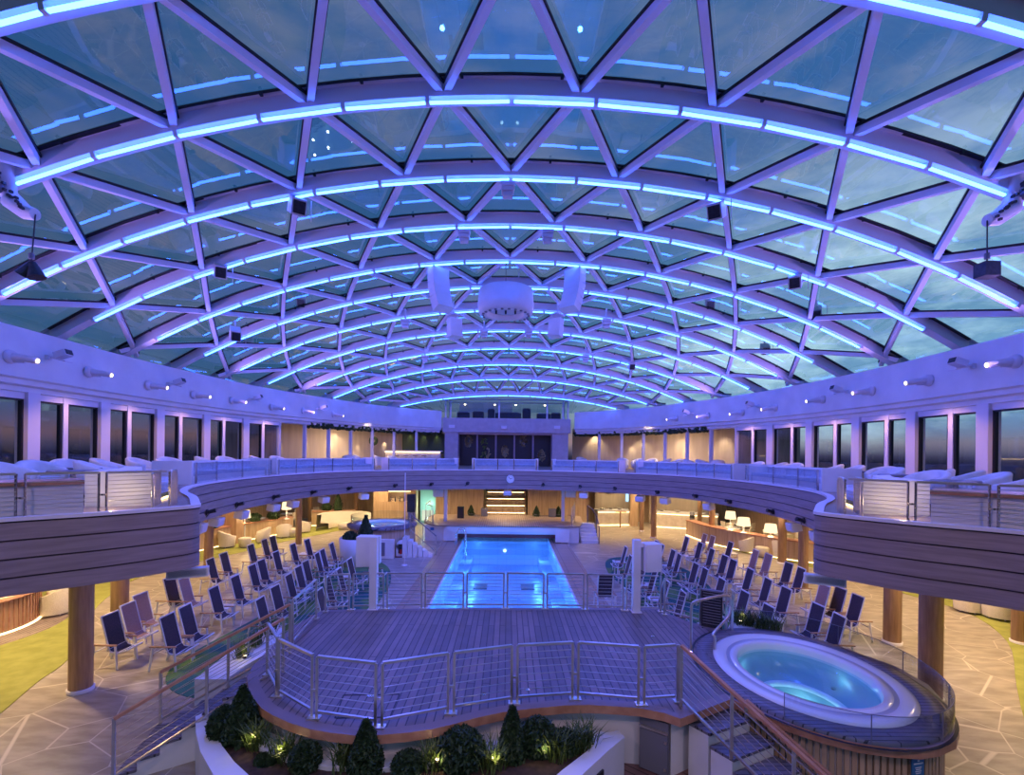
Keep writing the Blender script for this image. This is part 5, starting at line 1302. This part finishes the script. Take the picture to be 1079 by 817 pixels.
lowwall('planter_wall', 'curved timber planter wall with glowing base along the left lounge', [(-15.2,18.6),(-14.7,22),(-13.9,25),(-12.7,27.8)], .88)
lowwall('planter_wall', 'second timber planter wall behind the far left tub chairs', [(-12.4,30.2),(-11.0,30.6),(-9.9,30.9)], .9)
lowwall('planter_wall', 'curved timber planter wall along the right lounge', [(10.9,28.2),(11.15,25.9),(12.1,23.6),(13.2,21.9),(14.9,20.6)], .88)
for k, (x, y, wd) in enumerate([(-14.4,23.2,'left'),(-14.1,24.4,'left'),(-13.6,25.6,'left'),(-13.1,26.6,'left'),(-11.6,30.5,'far left'),(-10.9,30.6,'far left')]):
    t = topiary('rounded_shrub', 'ball' if k != 5 else 'cone', .32, .45 if k != 5 else 1.1, 350, 400+k); t.location = (x, y, .93); t['label'] = 'dark leafy plant on the %s timber planter wall, %s along' % ('long left' if k < 4 else 'second', ORD[k])
tc = {'left': [(240,582,1.05),(276,577,1),(299,571.5,1),(322,566,.95),(341,557.5,.95),(57,653,1.1),(72,643,1.1),(196,585,1)], 'right': [(786,587,1.05),(822.5,592.5,1.05),(1021,650,1.0),(1052,657,1.0),(1078,662,1),(962,625,1)]}
for side, L_ in tc.items():
    for i, (px, py, s_) in enumerate(L_):
        p = G(px, py-5); p.z = .013; o = place(LTC, f0, p, random.choice([.6,2.2,3.6,5]) if i else (.9 if side == 'left' else 2.4), 'cream tub armchair in the lower lounge on the %s, %s' % (side, ['first','second','third','fourth','fifth','sixth','seventh','eighth'][i]+' along the timber wall'), 'cream tub armchairs in the lower lounges'); f0 = False; o.scale = (s_,)*3
for k, (px, py, side) in enumerate(((258,579,'left'),(308,568,'left'),(803,589,'right'))):
    p = G(px, py-2); p.z = .013; t = thing('drum_stool', 'small cream drum stool between tub armchairs, %s lounge%s' % (side, [' near',' far',''][k]), 'stool', p); MB().lathe([(0,.03),(.26,.03),(.30,.42),(.27,.46),(0,.46)], n=22).build('drum', M['weave'], t); MB().lathe([(0,0),(.22,0),(.22,.03)], n=16).build('base', M['grey'], t)
t = thing('round_sofa', 'cream curved banquette sofa in the far left lounge', 'sofa', (-9.9,28.9,0))
b = MB(); b.lathe([(.9,.05),(.9,.42),(1.35,.45),(1.30,.95),(1.55,.95),(1.6,.05)], n=30, a0=-.2, a1=PI+.4); b.build('backrest', M['weave'], t); MB().lathe([(0,.05),(.35,.05),(.37,.4),(0,.42)], n=20).build('pouf', M['weave'], t)
def floorlamp(x, y, z0, h, r, lb_):
    t = thing('table_lamp', lb_, 'lamp', (x,y,z0)); MB().tube([(0,0,0),(0,0,h)], .035, 8).build('stem', M['white'], t); MB().lathe([(0,0),(.16,0),(.16,.03),(0,.04)], n=18).build('base', M['white'], t); MB().lathe([(r,h-.1),(r*.82,h+.3),(0,h+.3)], n=24).build('shade', M['shade'], t)
    lamp('POINT', 'lamp_bulb', (x,y,z0+h-.25), 26, (1,.68,.34), .12)
for k, (px, py, Y, r, lb_) in enumerate(((769.7,545,25.6,.28,'tall lamp with white shade on the right planter wall, farther one'),(783.6,552,23.6,.32,'tall lamp with white shade on the right planter wall, nearer one'),(812,559,22.9,.30,'lamp with glowing shade in the right lounge beside a column'),(302,535,26.5,.26,'tall lamp with white shade over the left planter wall'),(258,544,24.8,.28,'glowing lamp shade in the left lounge under the balcony'))):
    p = AT(px, py, Y); z0 = .93 if k in (0,1,3) else .013; floorlamp(p.x, p.y+.0, z0, max(.4, p.z-z0), r, lb_)
# round timber bar at left edge
t = thing('round_bar', 'round slatted timber bar with glowing base at the left edge', 'bar', (-14.5,12.3,0))
MB().lathe([(1.75,.1),(1.75,.85)], n=60).build('body', M['wood'], t); b = MB(); b.lathe([(1.3,.85),(1.83,.85),(1.83,.90),(1.3,.90)], n=60); b.build('top', M['teaktrim'], t)
b = MB(); b.lathe([(1.76,.03),(1.79,.03),(1.79,.07),(1.76,.07)], n=60); b.build('light_strip', M['warmstrip'], t)
b = MB()
for k in range(90): a = 2*PI*k/90; b.box((1.76*math.cos(a),1.76*math.sin(a),.47),(.02,.03,.74), Matrix.Rotation(a,3,'Z'))
b.build('slats', M['teaktrim'], t)
# right bar counters
for k, (x0,y0,x1,y1,lb_) in enumerate(((6.0,31.9,8.6,32.2,'pale bar counter with glowing front near the stage steps'),(9.7,31.6,13.4,30.2,'long pale buffet counter with glowing front on the right'))):
    a, c = Vector((x0,y0,0)), Vector((x1,y1,0)); d = c-a; ang = math.atan2(d.y,d.x); m_ = (a+c)/2; ln = d.length
    t = thing('buffet_counter', lb_, 'counter', m_, ang)
    MB().box((0,0,.48),(ln,.7,.96)).build('body', M['counter'], t); MB().box((0,0,1.0),(ln+.1,.9,.07)).build('top', M['white'], t); MB().box((0,-.38,.90),(ln,.03,.03)).build('light_strip', M['warmstrip'], t); MB().box((0,-.38,.04),(ln,.03,.03)).build('base_strip', M['warmstrip'], t)
    for j in range(4 if k else 3):
        q = thing('buffet_dome', 'small bowl on the %s counter, %s along' % (['near stage','long right'][k], ORD[j]), 'bowl', m_+d.normalized()*(-ln*.35+ln*.7*j/3)+Vector((0,0,1.035)), 0, 'bowls on the buffet counters'); MB().lathe([(0,0),(.08,0),(.2,.12),(.17,.12),(.0,.03)], n=16).build('bowl', M['satin'], q)
    bw_ = thing('tiled_screen', 'light tiled wall panel behind the %s counter' % ['near stage','long right'][k], 'panel', m_+Vector((.1,1.1,0)), ang); MB().box((0,0,1.6),(ln,.06,3.1)).build('sheet', M['dimcurtain'], bw_)
    for j in range(3): MB().box((-ln*.3+ln*.3*j,-.05,2.1),(ln*.22,.04,.04)).build('shelf', M['wood'], bw_)
    for j in range(3): lamp('SPOT', 'bar_lamp', m_+d.normalized()*(ln*.3*(j-1))+Vector((0,.2,3.0)), 60, (1,.75,.42), .06, 1.7, m_+d.normalized()*(ln*.3*(j-1))+Vector((.05,.7,0)))
w_ = thing('wreath', 'round dark wreath above the counter near the stage steps', 'wreath', (7.0,33.02,2.45)); b = MB(); b.tube([(.34*math.cos(a*PI/10), 0, .34*math.sin(a*PI/10)) for a in range(20)], .07, 8, closed=True); b.build('ring', M['leaf'], w_)
t = thing('window_panel', 'bright pale blue lit panel beside the wreath', 'screen', (8.35,32.4,2.0)); MB().box((0,0,0),(.5,.04,.9)).build('screen', emis('blue_screen',(.45,.75,1),1.6), t); MB().box((0,.03,0),(.6,.05,1.0)).build('frame', M['white'], t)
t = thing('high_table', 'slim wooden high table near the stage steps', 'table', G(653.5,556)); MB().box((0,0,1.05),(.7,.5,.05)).build('tabletop', M['wood'], t); MB().tube([(0,0,0),(0,0,1.03)], .05, 8).build('pedestal', M['wood'], t)
t = thing('bollard', 'dark cylindrical ashtray bollard near the buffet counter', 'bollard', G(729,562)); MB().lathe([(0,0),(.14,0),(.14,1.25),(.10,1.3),(0,1.3)], n=18).build('body', M['grey'], t); MB().lathe([(.145,.95),(.145,1.1)], n=18).build('band', M['black'], t)
# dining groups in both lounges (tables + chairs)
def dchair():
    t = thing('dining_chair', '', 'chair')
    MB().box((0,0,.45),(.44,.44,.05)).build('seat', M['weave'], t); b = MB(); b.box((-.2,0,.72),(.04,.42,.36), Matrix.Rotation(-.12,3,'Y')); b.build('backrest', M['weave'], t)
    for x in (-.18,.18):
        for y in (-.18,.18): MB().tube([(x,y,0),(x*.9,y*.9,.43)], .021, 6).build('leg', M['steel_white'], t)
    return proto(t)
def dtable():
    t = thing('dining_table', '', 'table'); MB().lathe([(0,.72),(.45,.72),(.45,.75),(0,.75)], n=24).build('tabletop', M['white'], t); MB().tube([(0,0,0),(0,0,.72)], .04, 8).build('pedestal', M['steel_white'], t); MB().lathe([(0,0),(.26,0),(.26,.02),(0,.03)], n=18).build('foot', M['steel_white'], t); return proto(t)
DC, DT = dchair(), dtable(); f1 = True
gsp = [(-14.6,26.4,'left'),(-14.3,29.3,'left'),(-12.4,31.9,'left'),(12.6,26.4,'right'),(14.2,24.3,'right'),(13.6,28.0,'right'),(14.7,21.8,'right')]
for i, (x, y, side) in enumerate(gsp):
    if i == 0: x, y = -14.75, 28.0
    if i == 1: x, y = -13.9, 30.2
    place(DT, f1, (x,y,.013), 0, 'round white dining table behind the %s planter wall, %s' % (side, ORD[i]+' group'), 'dining tables in the lounges')
    for k in range(3):
        a = 2.1*k+.4+i; place(DC, f1 and k == 0, (x+.72*math.cos(a), y+.72*math.sin(a), .013), a+PI, 'woven dining chair at %s round table behind %s planter wall, %s seat' % (ORD[i], side, ORD[k]), 'dining chairs in the lounges')
    f1 = False

# ceiling downlights under the balcony (small real fittings with lamps) ---------------
DLP = [(-12.2,8.0),(-12.0,11.2),(-11.3,14.2),(-12.6,17.4),(-11.3,20.5),(-13,23.5),(-10.9,25.6),(-11.5,29),(-8.3,27.6),(-8,30.2),(-4.6,28.5),(0,28.6),(4.8,28.5),(8.3,27.4),(8.6,30.2),(11.2,28.6),(11,25.4),(13,23.5),(11.4,20.5),(12.7,17.4),(11.4,14.2),(12.0,11.2),(12.2,8.0),(-9.6,9.8),(9.6,9.8),(-14.0,14.5),(14.0,14.5)]
for i, (x, y) in enumerate(DLP):
    t = thing('downlight', 'small round downlight in the balcony soffit', 'ceiling light', (x,y,3.25), 0, 'downlights in the balcony soffit')
    MB().lathe([(.09,0),(.12,-.0),(.12,-.02),(.09,-.02)], n=18).build('trim_ring', M['steel_white'], t); MB().lathe([(0,-.01),(.09,-.01)], n=18).build('lens', M['warm'], t)
    lamp('SPOT', 'downlight_lamp', (x,y,3.21), 420, (1,.68,.36), .10, 2.55, (x,y,0))

# ------------------------------------------------------------------ main light
# coloured wash lights on the fascia shelf: they face the roof and the band walls
for y in (6, 10.5, 15, 19.5, 24):
    for sg in (-1, 1):
        lamp('SPOT', 'wash_lamp', (sg*(wallX(y)-.6), y, 7.0), 560, (.42,.26,1.0), .07, 2.5, (-sg*2, y+2.0, 10.5))
for y in (9.0, 14.0, 19.0, 24.0):
    for x in (-5, 5):
        lamp('SPOT', 'roof_lamp', (x, y, 9.4), 600, (.13,.14,1.0), .06, 2.7, (x*1.1, y, 0))
for x, y, tx in ((-5.5,1.2,-3.0),(0,.8,0),(5.5,1.2,3.5)):
    lamp('SPOT', 'gallery_lamp', (x, y, 7.3), 300, (1,.62,.72), .1, 1.9, (tx, 8.0, 1.0))
S.view_settings.view_transform = 'Standard'; S.view_settings.look = 'None'; S.view_settings.gamma = 1; S.view_settings.exposure = 0
S.view_settings.use_curve_mapping = False
S.cycles.use_denoising = True; S.cycles.max_bounces = 7; S.cycles.diffuse_bounces = 3; S.cycles.transparent_max_bounces = 12
S.cycles.sample_clamp_indirect = 6
S.cycles.caustics_reflective = False; S.cycles.caustics_refractive = False
